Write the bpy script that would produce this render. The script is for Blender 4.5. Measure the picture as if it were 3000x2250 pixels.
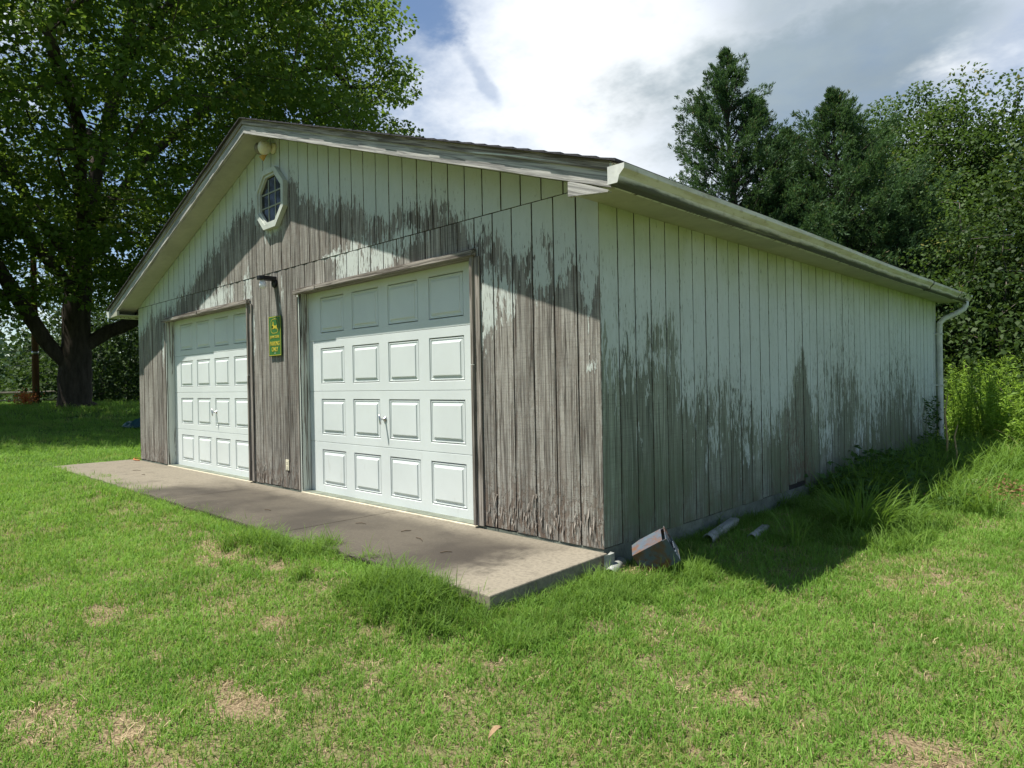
import bpy, bmesh, math, random
import numpy as np
from mathutils import Vector, Matrix
R = math.radians
random.seed(7); rng = np.random.default_rng(7)
scene = bpy.context.scene
for o in list(bpy.data.objects): bpy.data.objects.remove(o)

# ------------------------------------------------------------------ camera
CAM = np.array([2.678, -3.6082, 1.1343]); YAW, PITCH, ROLL, FPX = 0.7697, -0.0022, -0.0188, 1974.24
fw = np.array([-math.sin(YAW)*math.cos(PITCH), math.cos(YAW)*math.cos(PITCH), math.sin(PITCH)])
rt0 = np.array([math.cos(YAW), math.sin(YAW), 0]); up0 = np.cross(rt0, fw)
rt = math.cos(ROLL)*rt0 + math.sin(ROLL)*up0; up = -math.sin(ROLL)*rt0 + math.cos(ROLL)*up0
cd = bpy.data.cameras.new('camera'); cam = bpy.data.objects.new('camera', cd)
scene.collection.objects.link(cam)
m = Matrix.Identity(4)
for i in range(3): m[i][0], m[i][1], m[i][2], m[i][3] = rt[i], up[i], -fw[i], CAM[i]
cam.matrix_world = m
cd.sensor_width = 36; cd.lens = 36*FPX/3000; cd.clip_start = .05; cd.clip_end = 3000
scene.camera = cam
scene.render.resolution_x, scene.render.resolution_y = 1024, 768

# ------------------------------------------------------------------ light
SUN_TO = np.array([-.2147, -.3007, .9293])
SUN_ELEV = math.asin(SUN_TO[2]); 
sl = bpy.data.lights.new('sun', 'SUN'); sl.energy = 5.0; sl.angle = R(.55); sl.color = (1, .96, .88)
so = bpy.data.objects.new('sun', sl); scene.collection.objects.link(so)
so.rotation_euler = Vector(SUN_TO).to_track_quat('Z', 'Y').to_euler(); so.location = (0, 0, 40)

scene.view_settings.view_transform = 'Standard'; scene.view_settings.look = 'None'
scene.view_settings.exposure = .80; scene.view_settings.gamma = 1
scene.view_settings.use_curve_mapping = False
scene.render.engine = 'CYCLES'

# ------------------------------------------------------------------ node helper
class NT:
    def __init__(s, nt):
        s.nt = nt; nt.nodes.clear()
    def n(s, t, **kw):
        nd = s.nt.nodes.new(t)
        for k, v in kw.items(): setattr(nd, k, v)
        return nd
    def put(s, sock, v):
        if v is None: return
        if isinstance(v, bpy.types.NodeSocket): s.nt.links.new(v, sock)
        else:
            if sock.type == 'RGBA' and len(v) == 3: v = (*v, 1)
            sock.default_value = v
    def math(s, op, a, b=None, c=None, clamp=False):
        nd = s.n('ShaderNodeMath', operation=op, use_clamp=clamp)
        for i, v in enumerate((a, b, c)): s.put(nd.inputs[i], v)
        return nd.outputs[0]
    def vmath(s, op, a, b=None):
        nd = s.n('ShaderNodeVectorMath', operation=op)
        s.put(nd.inputs[0], a); s.put(nd.inputs[1], b)
        return nd.outputs['Value'] if op in ('LENGTH', 'DISTANCE', 'DOT_PRODUCT') else nd.outputs[0]
    def mix(s, f, a, b, bt='MIX'):
        nd = s.n('ShaderNodeMix', data_type='RGBA', blend_type=bt)
        s.put(nd.inputs[0], f); s.put(nd.inputs[6], a); s.put(nd.inputs[7], b)
        return nd.outputs[2]
    def rng(s, v, a, b, c=0., d=1., smooth=True):
        nd = s.n('ShaderNodeMapRange', interpolation_type='SMOOTHSTEP' if smooth else 'LINEAR')
        for i, x in enumerate((v, a, b, c, d)): s.put(nd.inputs[i], x)
        return nd.outputs[0]
    def noise(s, vec, scale=5., detail=3., rough=.55, dist=0.):
        nd = s.n('ShaderNodeTexNoise')
        s.put(nd.inputs['Vector'], vec); s.put(nd.inputs['Scale'], scale); s.put(nd.inputs['Detail'], detail)
        s.put(nd.inputs['Roughness'], rough); s.put(nd.inputs['Distortion'], dist)
        return nd.outputs['Fac']
    def comb(s, x, y, z):
        nd = s.n('ShaderNodeCombineXYZ')
        for i, v in enumerate((x, y, z)): s.put(nd.inputs[i], v)
        return nd.outputs[0]
    def sep(s, v):
        nd = s.n('ShaderNodeSeparateXYZ'); s.put(nd.inputs[0], v); return nd.outputs
    def pos(s): return s.n('ShaderNodeNewGeometry').outputs['Position']
    def attr(s, name, kind='GEOMETRY'):
        return s.n('ShaderNodeAttribute', attribute_name=name, attribute_type=kind).outputs
    def rand(s): return s.n('ShaderNodeObjectInfo').outputs['Random']
    def bump(s, h, strength=.4, dist=.005):
        nd = s.n('ShaderNodeBump'); s.put(nd.inputs['Strength'], strength); s.put(nd.inputs['Distance'], dist)
        s.put(nd.inputs['Height'], h); return nd.outputs[0]
    def bsdf(s, col, rough=.8, normal=None, metal=0., spec=.3):
        nd = s.n('ShaderNodeBsdfPrincipled')
        s.put(nd.inputs['Base Color'], col); s.put(nd.inputs['Roughness'], rough); s.put(nd.inputs['Metallic'], metal)
        s.put(nd.inputs['Specular IOR Level'], spec)
        if normal is not None: s.put(nd.inputs['Normal'], normal)
        return nd.outputs[0]
    def out(s, sh):
        nd = s.n('ShaderNodeOutputMaterial'); s.nt.links.new(sh, nd.inputs[0])
def mat(name):
    mt = bpy.data.materials.new(name); mt.use_nodes = True
    return mt, NT(mt.node_tree)

# ------------------------------------------------------------------ sky
world = bpy.data.worlds.new('World'); scene.world = world; world.use_nodes = True
w = NT(world.node_tree)
sky = w.n('ShaderNodeTexSky', sky_type='NISHITA', sun_disc=False)
sky.sun_elevation = SUN_ELEV; sky.sun_rotation = math.atan2(SUN_TO[0], SUN_TO[1]); sky.air_density = 1.0; sky.dust_density = .3; sky.ozone_density = 1.4
d = w.n('ShaderNodeTexCoord').outputs['Generated']
dx, dy, dz = w.sep(d)
den = w.math('ADD', w.math('MAXIMUM', dz, .0), .2)
px, py = w.math('DIVIDE', dx, den), w.math('DIVIDE', dy, den)
pv = w.comb(px, py, 0.)
wob = w.math('MULTIPLY', w.math('SUBTRACT', w.noise(pv, 2.2, 6, .62), .5), 2.2)
wob2 = w.math('MULTIPLY', w.math('SUBTRACT', w.noise(w.vmath('ADD', pv, (5., 3., 0.)), 7.5, 5, .62), .5), 2.6)
def blob(x, y, rx, ry=None, ang=0., amp=1., wb=None, lo=1.5, hi=.1):
    ry = ry or rx; c, s_ = math.cos(ang), math.sin(ang)
    ax, ay = w.math('SUBTRACT', px, x), w.math('SUBTRACT', py, y)
    u = w.math('DIVIDE', w.math('ADD', w.math('MULTIPLY', ax, c), w.math('MULTIPLY', ay, s_)), rx)
    v = w.math('DIVIDE', w.math('SUBTRACT', w.math('MULTIPLY', ay, c), w.math('MULTIPLY', ax, s_)), ry)
    r = w.math('SQRT', w.math('ADD', w.math('MULTIPLY', u, u), w.math('MULTIPLY', v, v)))
    return w.math('MULTIPLY', w.rng(w.math('ADD', r, wb or wob), lo, hi), amp)
cov = w.rng(w.noise(pv, 1.25, 6, .58, .3), .56, .68)
gap = w.math('MAXIMUM', blob(-.985, .80, .065, .12, .4, .95, wob2, 1.35, .45), blob(-1.075, 1.03, .018, .13, .45, .4, wob2, 1.4, .3))
filled = w.math('MAXIMUM', cov, blob(-.75, 1.35, .8, .8))
cov = w.math('MULTIPLY', filled, w.math('SUBTRACT', 1., gap))
grey = w.rng(w.noise(pv, .9, 4, .5, .2), .46, .62)
grey = w.math('MULTIPLY', grey, w.math('SUBTRACT', 1., blob(-1.0, 1.16, .46, .7, .6, 1., None, 1.5, .5)))
grey = w.math('MAXIMUM', grey, blob(-.58, 1.58, .36, .36, .9, 1., None, 1.5, .6))
grey = w.math('MAXIMUM', grey, blob(-.42, 1.30, .24, .28, .9, .8, None, 1.5, .5))
grey = w.math('MULTIPLY', grey, w.math('SUBTRACT', 1., blob(-.22, 1.84, .20, .24, .2, 1., None, 1.3, .5)))
soft = w.rng(w.noise(pv, 2.6, 6, .55), .3, .7, .9, 1.06)
white = w.mix(grey, (8.9, 9.2, 9.4, 1), (2.75, 3.4, 3.85, 1))
white = w.mix(1., white, w.comb(soft, soft, soft), 'MULTIPLY')
skyc = w.mix(cov, sky.outputs[0], white)
bg = w.n('ShaderNodeBackground'); w.put(bg.inputs[0], skyc); bg.inputs[1].default_value = .078
world.cycles.sampling_method = 'MANUAL'; world.cycles.sample_map_resolution = 512
wo = w.n('ShaderNodeOutputWorld'); w.nt.links.new(bg.outputs[0], wo.inputs[0])

# ------------------------------------------------------------------ object helpers
COL = scene.collection
def tag(o, label=None, cat=None, group=None, kind=None):
    if label: o['label'] = label
    if cat: o['category'] = cat
    if group: o['group'] = group
    if kind: o['kind'] = kind
    return o
def empty(name, loc, label, cat, group=None):
    o = bpy.data.objects.new(name, None); COL.objects.link(o); o.location = loc; o.empty_display_size = .2
    bpy.context.view_layer.update()
    return tag(o, label, cat, group)
def link(name, me, material, parent=None, smooth=False):
    o = bpy.data.objects.new(name, me); COL.objects.link(o)
    if material: me.materials.append(material)
    if smooth: me.polygons.foreach_set('use_smooth', [True]*len(me.polygons))
    if parent:
        o.parent = parent
        o.matrix_parent_inverse = world_of(parent).inverted()
    return o
def world_of(o):
    mw = o.matrix_basis.copy()
    if o.parent: mw = world_of(o.parent) @ o.matrix_parent_inverse @ mw
    return mw
class MB:
    def __init__(s): s.v, s.f = [], []
    def add(s, vs, fs):
        b = len(s.v); s.v += [tuple(v) for v in vs]; s.f += [tuple(i+b for i in f) for f in fs]; return s
    def box(s, x0, x1, y0, y1, z0, z1):
        return s.add([(x, y, z) for z in (z0, z1) for y in (y0, y1) for x in (x0, x1)],
                     [(0, 2, 3, 1), (4, 5, 7, 6), (0, 1, 5, 4), (2, 6, 7, 3), (0, 4, 6, 2), (1, 3, 7, 5)])
    def prism(s, poly, axis, a, b):
        n = len(poly); P = []
        for t in (a, b):
            for (p, q) in poly:
                P.append((t, p, q) if axis == 0 else (p, t, q) if axis == 1 else (p, q, t))
        return s.add(P, [tuple(range(n)), tuple(range(2*n-1, n-1, -1))] + [(i, i+n, (i+1) % n+n, (i+1) % n) for i in range(n)])
    def tube(s, pts, rad, k=8, caps=True):
        pts = [Vector(p) for p in pts]; n = len(pts)
        if not hasattr(rad, '__len__'): rad = [rad]*n
        prev = None; vs = []
        for i in range(n):
            t = (pts[min(i+1, n-1)]-pts[max(i-1, 0)]).normalized()
            if prev is None:
                a = t.orthogonal().normalized()
            else:
                a = (prev - t*prev.dot(t)).normalized()
            prev = a; b = t.cross(a)
            for j in range(k):
                an = 2*math.pi*j/k; vs.append(pts[i]+(a*math.cos(an)+b*math.sin(an))*rad[i])
        fs = [(i*k+j, i*k+(j+1) % k, (i+1)*k+(j+1) % k, (i+1)*k+j) for i in range(n-1) for j in range(k)]
        if caps: fs += [tuple(range(k-1, -1, -1)), tuple((n-1)*k+j for j in range(k))]
        return s.add(vs, fs)
    def lathe(s, prof, c, axis=(0, 0, 1), k=20):
        q = Vector((0, 0, 1)).rotation_difference(Vector(axis)); vs = []
        for (r, h) in prof:
            for j in range(k):
                a = 2*math.pi*j/k; vs.append(q @ Vector((r*math.cos(a), r*math.sin(a), h)) + Vector(c))
        n = len(prof)
        fs = [(i*k+j, i*k+(j+1) % k, (i+1)*k+(j+1) % k, (i+1)*k+j) for i in range(n-1) for j in range(k)]
        fs += [tuple(range(k-1, -1, -1)), tuple((n-1)*k+j for j in range(k))]
        return s.add(vs, fs)
    def mesh(s, name, fix=True):
        me = bpy.data.meshes.new(name); me.from_pydata(s.v, [], s.f); me.update()
        if fix:
            bm = bmesh.new(); bm.from_mesh(me); bmesh.ops.recalc_face_normals(bm, faces=bm.faces); bm.to_mesh(me); bm.free()
        return me
    def build(s, name, material, parent=None, smooth=False, bevel=0):
        me = s.mesh(name); o = link(name, me, material, parent, smooth)
        if bevel:
            b = o.modifiers.new('bevel', 'BEVEL'); b.width = bevel; b.segments = 2; b.limit_method = 'ANGLE'
        return o
def npmesh(name, V, F, attrs=None, smooth=False):
    """V (n,3) float, F (m,k) int, all faces with k corners"""
    me = bpy.data.meshes.new(name); n, (mm, k) = len(V), F.shape
    me.vertices.add(n); me.vertices.foreach_set('co', V.astype(np.float32).ravel())
    me.loops.add(mm*k); me.loops.foreach_set('vertex_index', F.astype(np.int32).ravel())
    me.polygons.add(mm); me.polygons.foreach_set('loop_start', (np.arange(mm)*k).astype(np.int32))
    if smooth: me.polygons.foreach_set('use_smooth', np.ones(mm, bool))
    me.update(calc_edges=True)
    for nm, a in (attrs or {}).items():
        at = me.attributes.new(nm, 'FLOAT', 'POINT'); at.data.foreach_set('value', a.astype(np.float32))
    return me

# value noise for masks
_perm = rng.random((64, 64))
def vnoise(x, y):
    x, y = np.asarray(x, float), np.asarray(y, float); xi, yi = np.floor(x).astype(int), np.floor(y).astype(int)
    fx, fy = x-xi, y-yi; fx = fx*fx*(3-2*fx); fy = fy*fy*(3-2*fy)
    g = lambda a, b: _perm[a % 64, b % 64]
    return (g(xi, yi)*(1-fx)+g(xi+1, yi)*fx)*(1-fy)+(g(xi, yi+1)*(1-fx)+g(xi+1, yi+1)*fx)*fy
def fbm(x, y, o=4):
    s, a, t = 0, 1., 0
    for i in range(o): s = s+a*vnoise(x*2**i+17*i, y*2**i+31*i); t += a; a *= .5
    return s/t
def sstep(a, b, x):
    t = np.clip((np.asarray(x, float)-a)/(b-a), 0, 1); return t*t*(3-2*t)

# ------------------------------------------------------------------ materials
def siding_mat(name, side):
    mt, t = mat(name); p = t.pos(); x, y, z = t.sep(p); u = t.math('ADD', x, y); rd = t.rand()
    ro = t.math('MULTIPLY', rd, 37.)
    st = t.noise(t.comb(t.math('MULTIPLY', u, 34.), ro, t.math('MULTIPLY', z, 3.2)), 1., 5, .62, .25)
    md = t.noise(t.comb(t.math('MULTIPLY', u, 8.), 4.4, t.math('MULTIPLY', z, 2.2)), 1., 4, .6, .3)
    fine = t.noise(t.comb(t.math('MULTIPLY', u, 120.), ro, t.math('MULTIPLY', z, 14.)), 1., 3, .6)
    a = t.attr('paint')['Fac']
    v = t.math('ADD', a, t.math('MULTIPLY', t.math('SUBTRACT', st, .5), 1.6 if side else 1.3))
    v = t.math('ADD', v, t.math('MULTIPLY', t.math('SUBTRACT', md, .5), 1.3))
    v = t.math('ADD', v, t.math('MULTIPLY', t.math('SUBTRACT', fine, .5), .5 if side else .35))
    vo = t.n('ShaderNodeTexVoronoi'); t.put(vo.inputs['Vector'], t.comb(t.math('ADD', t.math('MULTIPLY', u, 62.), t.math('MULTIPLY', st, 3.)), ro, t.math('MULTIPLY', z, 15.))); t.put(vo.inputs['Scale'], 1.)
    cell = t.sep(vo.outputs['Color'])[0]
    v = t.math('ADD', v, t.math('MULTIPLY', t.math('SUBTRACT', cell, .5), .30))
    mask = t.rng(v, .48, .52)
    chip = t.noise(t.comb(t.math('MULTIPLY', u, 95.), t.math('ADD', ro, 9.), t.math('MULTIPLY', z, 11.)), 1., 3, .55)
    cthr = t.math('ADD', t.math('MULTIPLY', t.math('SUBTRACT', a, .5), .17 if side else .26), .57)
    mask = t.math('MULTIPLY', mask, t.rng(t.math('SUBTRACT', chip, cthr), .015, -.015))
    worn = t.rng(v, 1.25, .5)
    # bare wood
    gr = t.noise(t.comb(t.math('MULTIPLY', u, 75.), ro, t.math('MULTIPLY', z, 1.7)), 1., 5, .65, .5)
    gr2 = t.noise(t.comb(t.math('MULTIPLY', u, 22.), ro, t.math('MULTIPLY', z, .9)), 1., 3, .5, .6)
    saw = t.noise(t.comb(t.math('MULTIPLY', u, 5.), ro, t.math('MULTIPLY', z, 190.)), 1., 2, .5)
    hi, lo = ((.30, .325, .265), (.10, .11, .085)) if side else ((.345, .33, .29), (.052, .045, .038))
    wood = t.mix(t.rng(gr, .34, .60), lo, hi)
    wood = t.mix(t.math('MULTIPLY', t.rng(gr2, .50, .68), .55), wood, (.15, .155, .12) if side else (.13, .108, .088))
    wood = t.mix(t.math('MULTIPLY', t.rng(saw, .45, .75), .25), wood, (.07, .06, .05))
    tone = t.math('ADD', t.math('MULTIPLY', rd, .38), .80)
    wood = t.mix(1., wood, t.comb(tone, tone, tone), 'MULTIPLY')
    big = t.noise(p, 1.7, 4, .6)
    if side:
        wood = t.mix(t.math('MULTIPLY', t.rng(z, 1.0, .0), t.rng(big, .35, .62)), wood, (.135, .16, .098))
    rot = t.attr('rot')['Fac']
    rmask = t.math('MULTIPLY', rot, t.rng(t.noise(t.comb(t.math('MULTIPLY', u, 30.), ro, t.math('MULTIPLY', z, 11.)), 1., 4, .7), .47, .56), clamp=True)
    wood = t.mix(t.math('MULTIPLY', rmask, .8), wood, (.135, .098, .073))
    # old white paint
    pc = t.mix(t.math('MULTIPLY', t.rng(big, .4, .7), .35), (.55, .595, .575) if side else (.54, .575, .53), (.46, .505, .47))
    dirt = t.math('MULTIPLY', t.rng(t.noise(t.comb(t.math('MULTIPLY', u, 40.), 1., t.math('MULTIPLY', z, 9.)), 1., 4, .7), .56, .72), .45)
    pc = t.mix(dirt, pc, (.33, .34, .27))
    pc = t.mix(t.math('MULTIPLY', worn, .22 if side else .15), pc, (.34, .36, .32))
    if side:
        bounce_mildew = t.math('MULTIPLY', t.rng(z, 1.75, 2.3), t.rng(big, .3, .6, .35, .9))  # yellow-green grass bounce light painted into the upper paint, plus some mildew
        pc = t.mix(t.math('MULTIPLY', bounce_mildew, .75), pc, (.36, .40, .22))
    col = t.mix(mask, wood, pc)
    h = t.math('ADD', t.math('MULTIPLY', mask, .8), t.math('MULTIPLY', gr, .9))
    h = t.math('ADD', h, t.math('MULTIPLY', saw, .18)); h = t.math('ADD', h, t.math('MULTIPLY', rmask, -1.2))
    t.out(t.bsdf(col, .85, t.bump(h, .55, .004), spec=.2)); return mt
M = {}
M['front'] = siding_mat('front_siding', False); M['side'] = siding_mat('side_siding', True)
def simple(name, col, rough=.7, metal=0., var=.25, scale=6., bump=0., bs=40., spec=.3, stretch=(1, 1, 1)):
    mt, t = mat(name); p = t.vmath('MULTIPLY', t.pos(), stretch)
    n = t.noise(p, scale, 5, .6); n2 = t.noise(p, scale*7, 3, .6)
    f = t.math('ADD', t.math('MULTIPLY', n, .7), t.math('MULTIPLY', n2, .3))
    k = t.rng(f, .35, .68, 1-var, 1+var*.6, False)
    c = t.mix(1., col, t.comb(k, k, k), 'MULTIPLY')
    t.out(t.bsdf(c, rough, t.bump(t.noise(p, bs, 4, .6), bump, .004) if bump else None, metal, spec)); return mt
def wood_trim(name, along, paintlevel=.5, hi=(.36, .325, .28), lo=(.10, .085, .07)):
    mt, t = mat(name); x, y, z = t.sep(t.pos()); rd = t.math('MULTIPLY', t.rand(), 20.)
    if along in ('rr', 'rl'):
        sl_ = -.3191 if along == 'rr' else .3191; cc_ = .9477
        x, z = t.math('ADD', t.math('MULTIPLY', x, cc_), t.math('MULTIPLY', z, sl_)), t.math('SUBTRACT', t.math('MULTIPLY', z, cc_), t.math('MULTIPLY', x, sl_))
        along = 'x'
    s = dict(x=(2., 60., 60.), z=(60., 60., 2.2), y=(60., 2., 60.))[along]
    v = t.comb(t.math('MULTIPLY', x, s[0]), t.math('MULTIPLY', y, s[1]), t.math('ADD', t.math('MULTIPLY', z, s[2]), rd))
    g = t.noise(v, 1., 5, .65, .8); g2 = t.noise(t.vmath('MULTIPLY', v, (.35, .35, .35)), 1., 4, .6, 1.2)
    c = t.mix(t.rng(g, .36, .64), lo, hi)
    mk = t.rng(t.math('ADD', t.math('MULTIPLY', t.math('SUBTRACT', g2, .5), 2.2), paintlevel), .46, .54)
    c = t.mix(mk, c, (.60, .63, .56))
    t.out(t.bsdf(c, .85, t.bump(t.math('ADD', g, mk), .6, .004), spec=.2)); return mt
M['trim_v'] = wood_trim('peeling_jamb', 'z', .62); M['trim_h'] = wood_trim('weathered_head_trim', 'x', .15)
M['trim_side'] = wood_trim('weathered_door_trim', 'z', .02)
for sd_ in ('rr', 'rl'):
    M['rake_'+sd_] = wood_trim('weathered_rake', sd_, -.15, (.50, .485, .45), (.20, .195, .185)); M['cap_'+sd_] = wood_trim('painted_rake_cap', sd_, .2)
M['rake'] = M['rake_rr']
M['rake_top'] = wood_trim('painted_rake_cap', 'x', .62)
M['soffit'] = simple('cream_soffit', (.41, .41, .325), .7, 0, .18, 2.5)
M['dark'] = simple('dark_backing', (.035, .032, .03), .9)
M['plain_wall'] = simple('old_paint_wall', (.5, .52, .48), .8)
M['shingle'] = simple('dark_shingles', (.05, .048, .052), .9, 0, .5, 30., .5, 200)
def door_mat():
    mt, t = mat('white_steel_door'); p = t.pos(); x, y, z = t.sep(p)
    n = t.noise(p, 1.3, 4, .6); k = t.rng(n, .35, .7, .93, 1.03, False)
    c = t.mix(1., (.67, .715, .69), t.comb(k, k, k), 'MULTIPLY')
    dirt = t.math('MULTIPLY', t.rng(t.noise(t.vmath('MULTIPLY', p, (9., 9., 2.5)), 1., 5, .7), .56, .78), .25)
    dirt = t.math('MULTIPLY', dirt, t.rng(z, .9, .0, .5, 1.6))
    c = t.mix(dirt, c, (.36, .35, .29))
    t.out(t.bsdf(c, .48, t.bump(t.noise(t.vmath('MULTIPLY', p, (160., 160., 25.)), 1., 3), .10, .002), spec=.4)); return mt
M['door'] = door_mat()
M['metal'] = simple('zinc_metal', (.55, .55, .55), .3, 1., .2)
M['black'] = simple('black_plastic', (.018, .018, .02), .45)
M['glass_bulb'] = simple('frosted_white_globe', (.82, .80, .84), .25, 0, .05)
M['ivory'] = simple('ivory_plastic', (.72, .67, .5), .45, 0, .08)
M['slot'] = simple('outlet_slots', (.03, .03, .03), .6)
M['winframe'] = simple('window_white_trim', (.52, .55, .49), .7, 0, .2, 5.)
M['muntin'] = simple('grey_green_muntin', (.30, .32, .25), .6)
def glass_mat():
    mt, t = mat('dark_window_glass'); t.out(t.bsdf((.012, .013, .013), .06, None, 0., .3)); return mt
M['glass'] = glass_mat()
M['signg'] = simple('sign_green', (.045, .15, .035), .45, 0, .12); M['signy'] = simple('sign_yellow', (.50, .42, .04), .5, 0, .08)
M['signtxt'] = simple('sign_letter_yellow', (.50, .42, .05), .5, 0, .08)
def gutter_mat():
    mt, t = mat('dirty_white_gutter'); p = t.pos(); x, y, z = t.sep(p)
    d1 = t.noise(t.comb(t.math('MULTIPLY', x, 9.), t.math('MULTIPLY', y, 1.6), t.math('MULTIPLY', z, 9.)), 1., 5, .65)
    d2 = t.noise(t.comb(t.math('MULTIPLY', x, 30.), t.math('MULTIPLY', y, 14.), t.math('MULTIPLY', z, 30.)), 1., 4, .6)
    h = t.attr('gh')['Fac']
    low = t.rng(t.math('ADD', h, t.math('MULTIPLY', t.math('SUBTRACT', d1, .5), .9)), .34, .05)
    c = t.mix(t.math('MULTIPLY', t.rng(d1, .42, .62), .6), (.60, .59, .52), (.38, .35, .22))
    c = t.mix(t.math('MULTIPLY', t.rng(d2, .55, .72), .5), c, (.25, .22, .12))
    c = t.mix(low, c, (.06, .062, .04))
    t.out(t.bsdf(c, .55, None, 0., .4)); return mt
M['gutter'] = gutter_mat()
M['gutter_clean'] = simple('white_aluminium', (.64, .65, .60), .5, 0, .22, 6.)
def concrete_mat():
    mt, t = mat('stained_concrete'); p = t.pos(); x, y, z = t.sep(p)
    a = t.noise(p, .9, 5, .6, .4); b = t.noise(p, 5., 5, .65); c = t.noise(p, 120., 3, .7)
    col = t.mix(t.rng(a, .38, .62), (.092, .080, .062), (.052, .045, .036))
    bn = t.math('MULTIPLY', t.math('SUBTRACT', b, .5), .8); an = t.math('MULTIPLY', t.math('SUBTRACT', a, .5), 1.2)
    edge = t.rng(t.math('ADD', x, bn), -.62, -.12)
    wallside = t.rng(t.math('ADD', t.math('ADD', y, t.math('MULTIPLY', bn, .4)), t.math('MULTIPLY', an, .35)), -.34, -.06)
    left = t.math('MULTIPLY', t.rng(t.math('ADD', x, t.math('MULTIPLY', an, 3.)), -4.6, -6.6), .75)
    light = t.math('MAXIMUM', t.math('MAXIMUM', edge, t.math('MULTIPLY', wallside, .7)), left)
    col = t.mix(t.math('MULTIPLY', light, .85), col, (.275, .243, .185))
    col = t.mix(t.math('MULTIPLY', t.rng(b, .5, .72), .4), col, (.055, .047, .037))
    stain = t.vmath('DISTANCE', t.vmath('MULTIPLY', p, (1., 1.5, 0.)), (-.72, -.95, 0.))
    stain = t.rng(t.math('ADD', stain, bn), .55, .1)
    col = t.mix(t.math('MULTIPLY', stain, .8), col, (.045, .038, .031))
    f2 = t.noise(p, 38., 4, .7); col = t.mix(t.math('MULTIPLY', t.rng(f2, .42, .68), .35), col, (.05, .043, .034))
    spk = t.rng(c, .60, .72); col = t.mix(t.math('MULTIPLY', spk, .5), col, (.24, .225, .19))
    t.out(t.bsdf(col, .9, t.bump(t.math('ADD', c, t.math('MULTIPLY', b, 2.)), .35, .003), spec=.2)); return mt
M['concrete'] = concrete_mat()
M['sill'] = simple('pale_concrete_sill', (.50, .45, .34), .85, 0, .25, 8., .3, 90)
M['found'] = simple('mossy_block_foundation', (.17, .19, .15), .9, 0, .4, 6., .5, 50)
def ground_mat():
    mt, t = mat('lawn_soil'); p = t.pos()
    a = t.noise(p, 1.4, 5, .6); b = t.noise(p, 16., 5, .7); f = t.noise(t.vmath('MULTIPLY', p, (60., 90., 60.)), 1., 4, .7)
    soil = t.mix(t.rng(f, .35, .65), (.10, .072, .04), (.33, .255, .155))
    soil = t.mix(t.math('MULTIPLY', t.rng(b, .4, .65), .4), soil, (.27, .20, .12))
    gcol = t.mix(t.rng(b, .35, .65), (.04, .08, .014), (.10, .17, .032))
    g = t.attr('green')['Fac']
    c = t.mix(t.rng(t.math('ADD', g, t.math('MULTIPLY', t.math('SUBTRACT', b, .5), .8)), .3, .7), soil, gcol)
    t.out(t.bsdf(c, .95, t.bump(f, .8, .02), spec=.1)); return mt
M['ground'] = ground_mat()
def leaf_mat(name, dark, light, trans=.35, scale=.5, rough=.62, yellow=None, rnd=False):
    mt, t = mat(name); tn = t.rand() if rnd else t.attr('tint')['Fac']
    n = t.noise(t.pos(), scale, 3, .5)
    f = t.math('ADD', t.math('MULTIPLY', tn, .6), t.math('MULTIPLY', t.rng(n, .35, .65), .4))
    c = t.mix(f, dark, light)
    if yellow: c = t.mix(t.rng(tn, .86, .97), c, yellow)
    b = t.bsdf(c, max(rough, .58), None, 0., .18)
    tr = t.n('ShaderNodeBsdfTranslucent'); t.put(tr.inputs[0], t.mix(.5, c, (min(1, light[0]*2.0), min(1, light[1]*2.0), light[2]*1.2)))
    mx = t.n('ShaderNodeMixShader'); mx.inputs[0].default_value = trans
    t.nt.links.new(b, mx.inputs[1]); t.nt.links.new(tr.outputs[0], mx.inputs[2]); t.out(mx.outputs[0]); return mt
M['grass'] = leaf_mat('lawn_grass', (.080, .172, .022), (.22, .375, .070), .36, 1.2, .5, (.26, .24, .09), True)
M['drygrass'] = leaf_mat('dry_straw', (.26, .19, .10), (.50, .40, .24), .15, 3., .7, None, True)
M['tallgrass'] = leaf_mat('tall_grass_green', (.06, .125, .016), (.16, .27, .045), .35, 2., .5, None, True)
M['maple'] = leaf_mat('maple_leaves', (.034, .074, .012), (.125, .195, .032), .42, .35, .45, (.20, .20, .03))
M['poplar'] = leaf_mat('yellow_green_leaves', (.022, .052, .012), (.070, .120, .025), .34, .5, .45, (.22, .20, .05))
M['oak'] = leaf_mat('dark_green_leaves', (.014, .034, .008), (.05, .085, .018), .25, .4, .45)
M['cedar'] = leaf_mat('cedar_foliage', (.022, .056, .024), (.075, .14, .05), .22, .7, .6, (.10, .085, .03))
M['weed'] = leaf_mat('weed_leaves', (.10, .19, .022), (.25, .38, .06), .4, 1.5, .5)
M['vine'] = leaf_mat('ground_vine_leaves', (.025, .065, .014), (.075, .15, .03), .3, 1.5, .5)
M['bluewood'] = leaf_mat('far_wood_leaves', (.022, .05, .026), (.045, .085, .042), .2, .05, .8)
M['bark'] = simple('dark_bark', (.075, .062, .05), .95, 0, .5, 3., .9, 18, .1, (2.5, 2.5, .6))
M['bark_pale'] = simple('grey_bark', (.16, .14, .12), .95, 0, .4, 5., .6, 22, .1, (2.5, 2.5, .6))
M['stalk'] = simple('dry_stalk', (.36, .27, .14), .9, 0, .3, 20.)
M['pole'] = simple('brown_utility_pole', (.16, .085, .045), .9, 0, .3, 4., .4, 30, .1, (3, 3, .3))
M['rail'] = simple('grey_fence_rail', (.20, .18, .155), .9, 0, .3, 4.)
M['tarp'] = simple('teal_tarp', (.02, .07, .075), .5, 0, .3, 5.)
M['cord'] = simple('orange_cord', (.55, .20, .08), .6, 0, .1)
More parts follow.
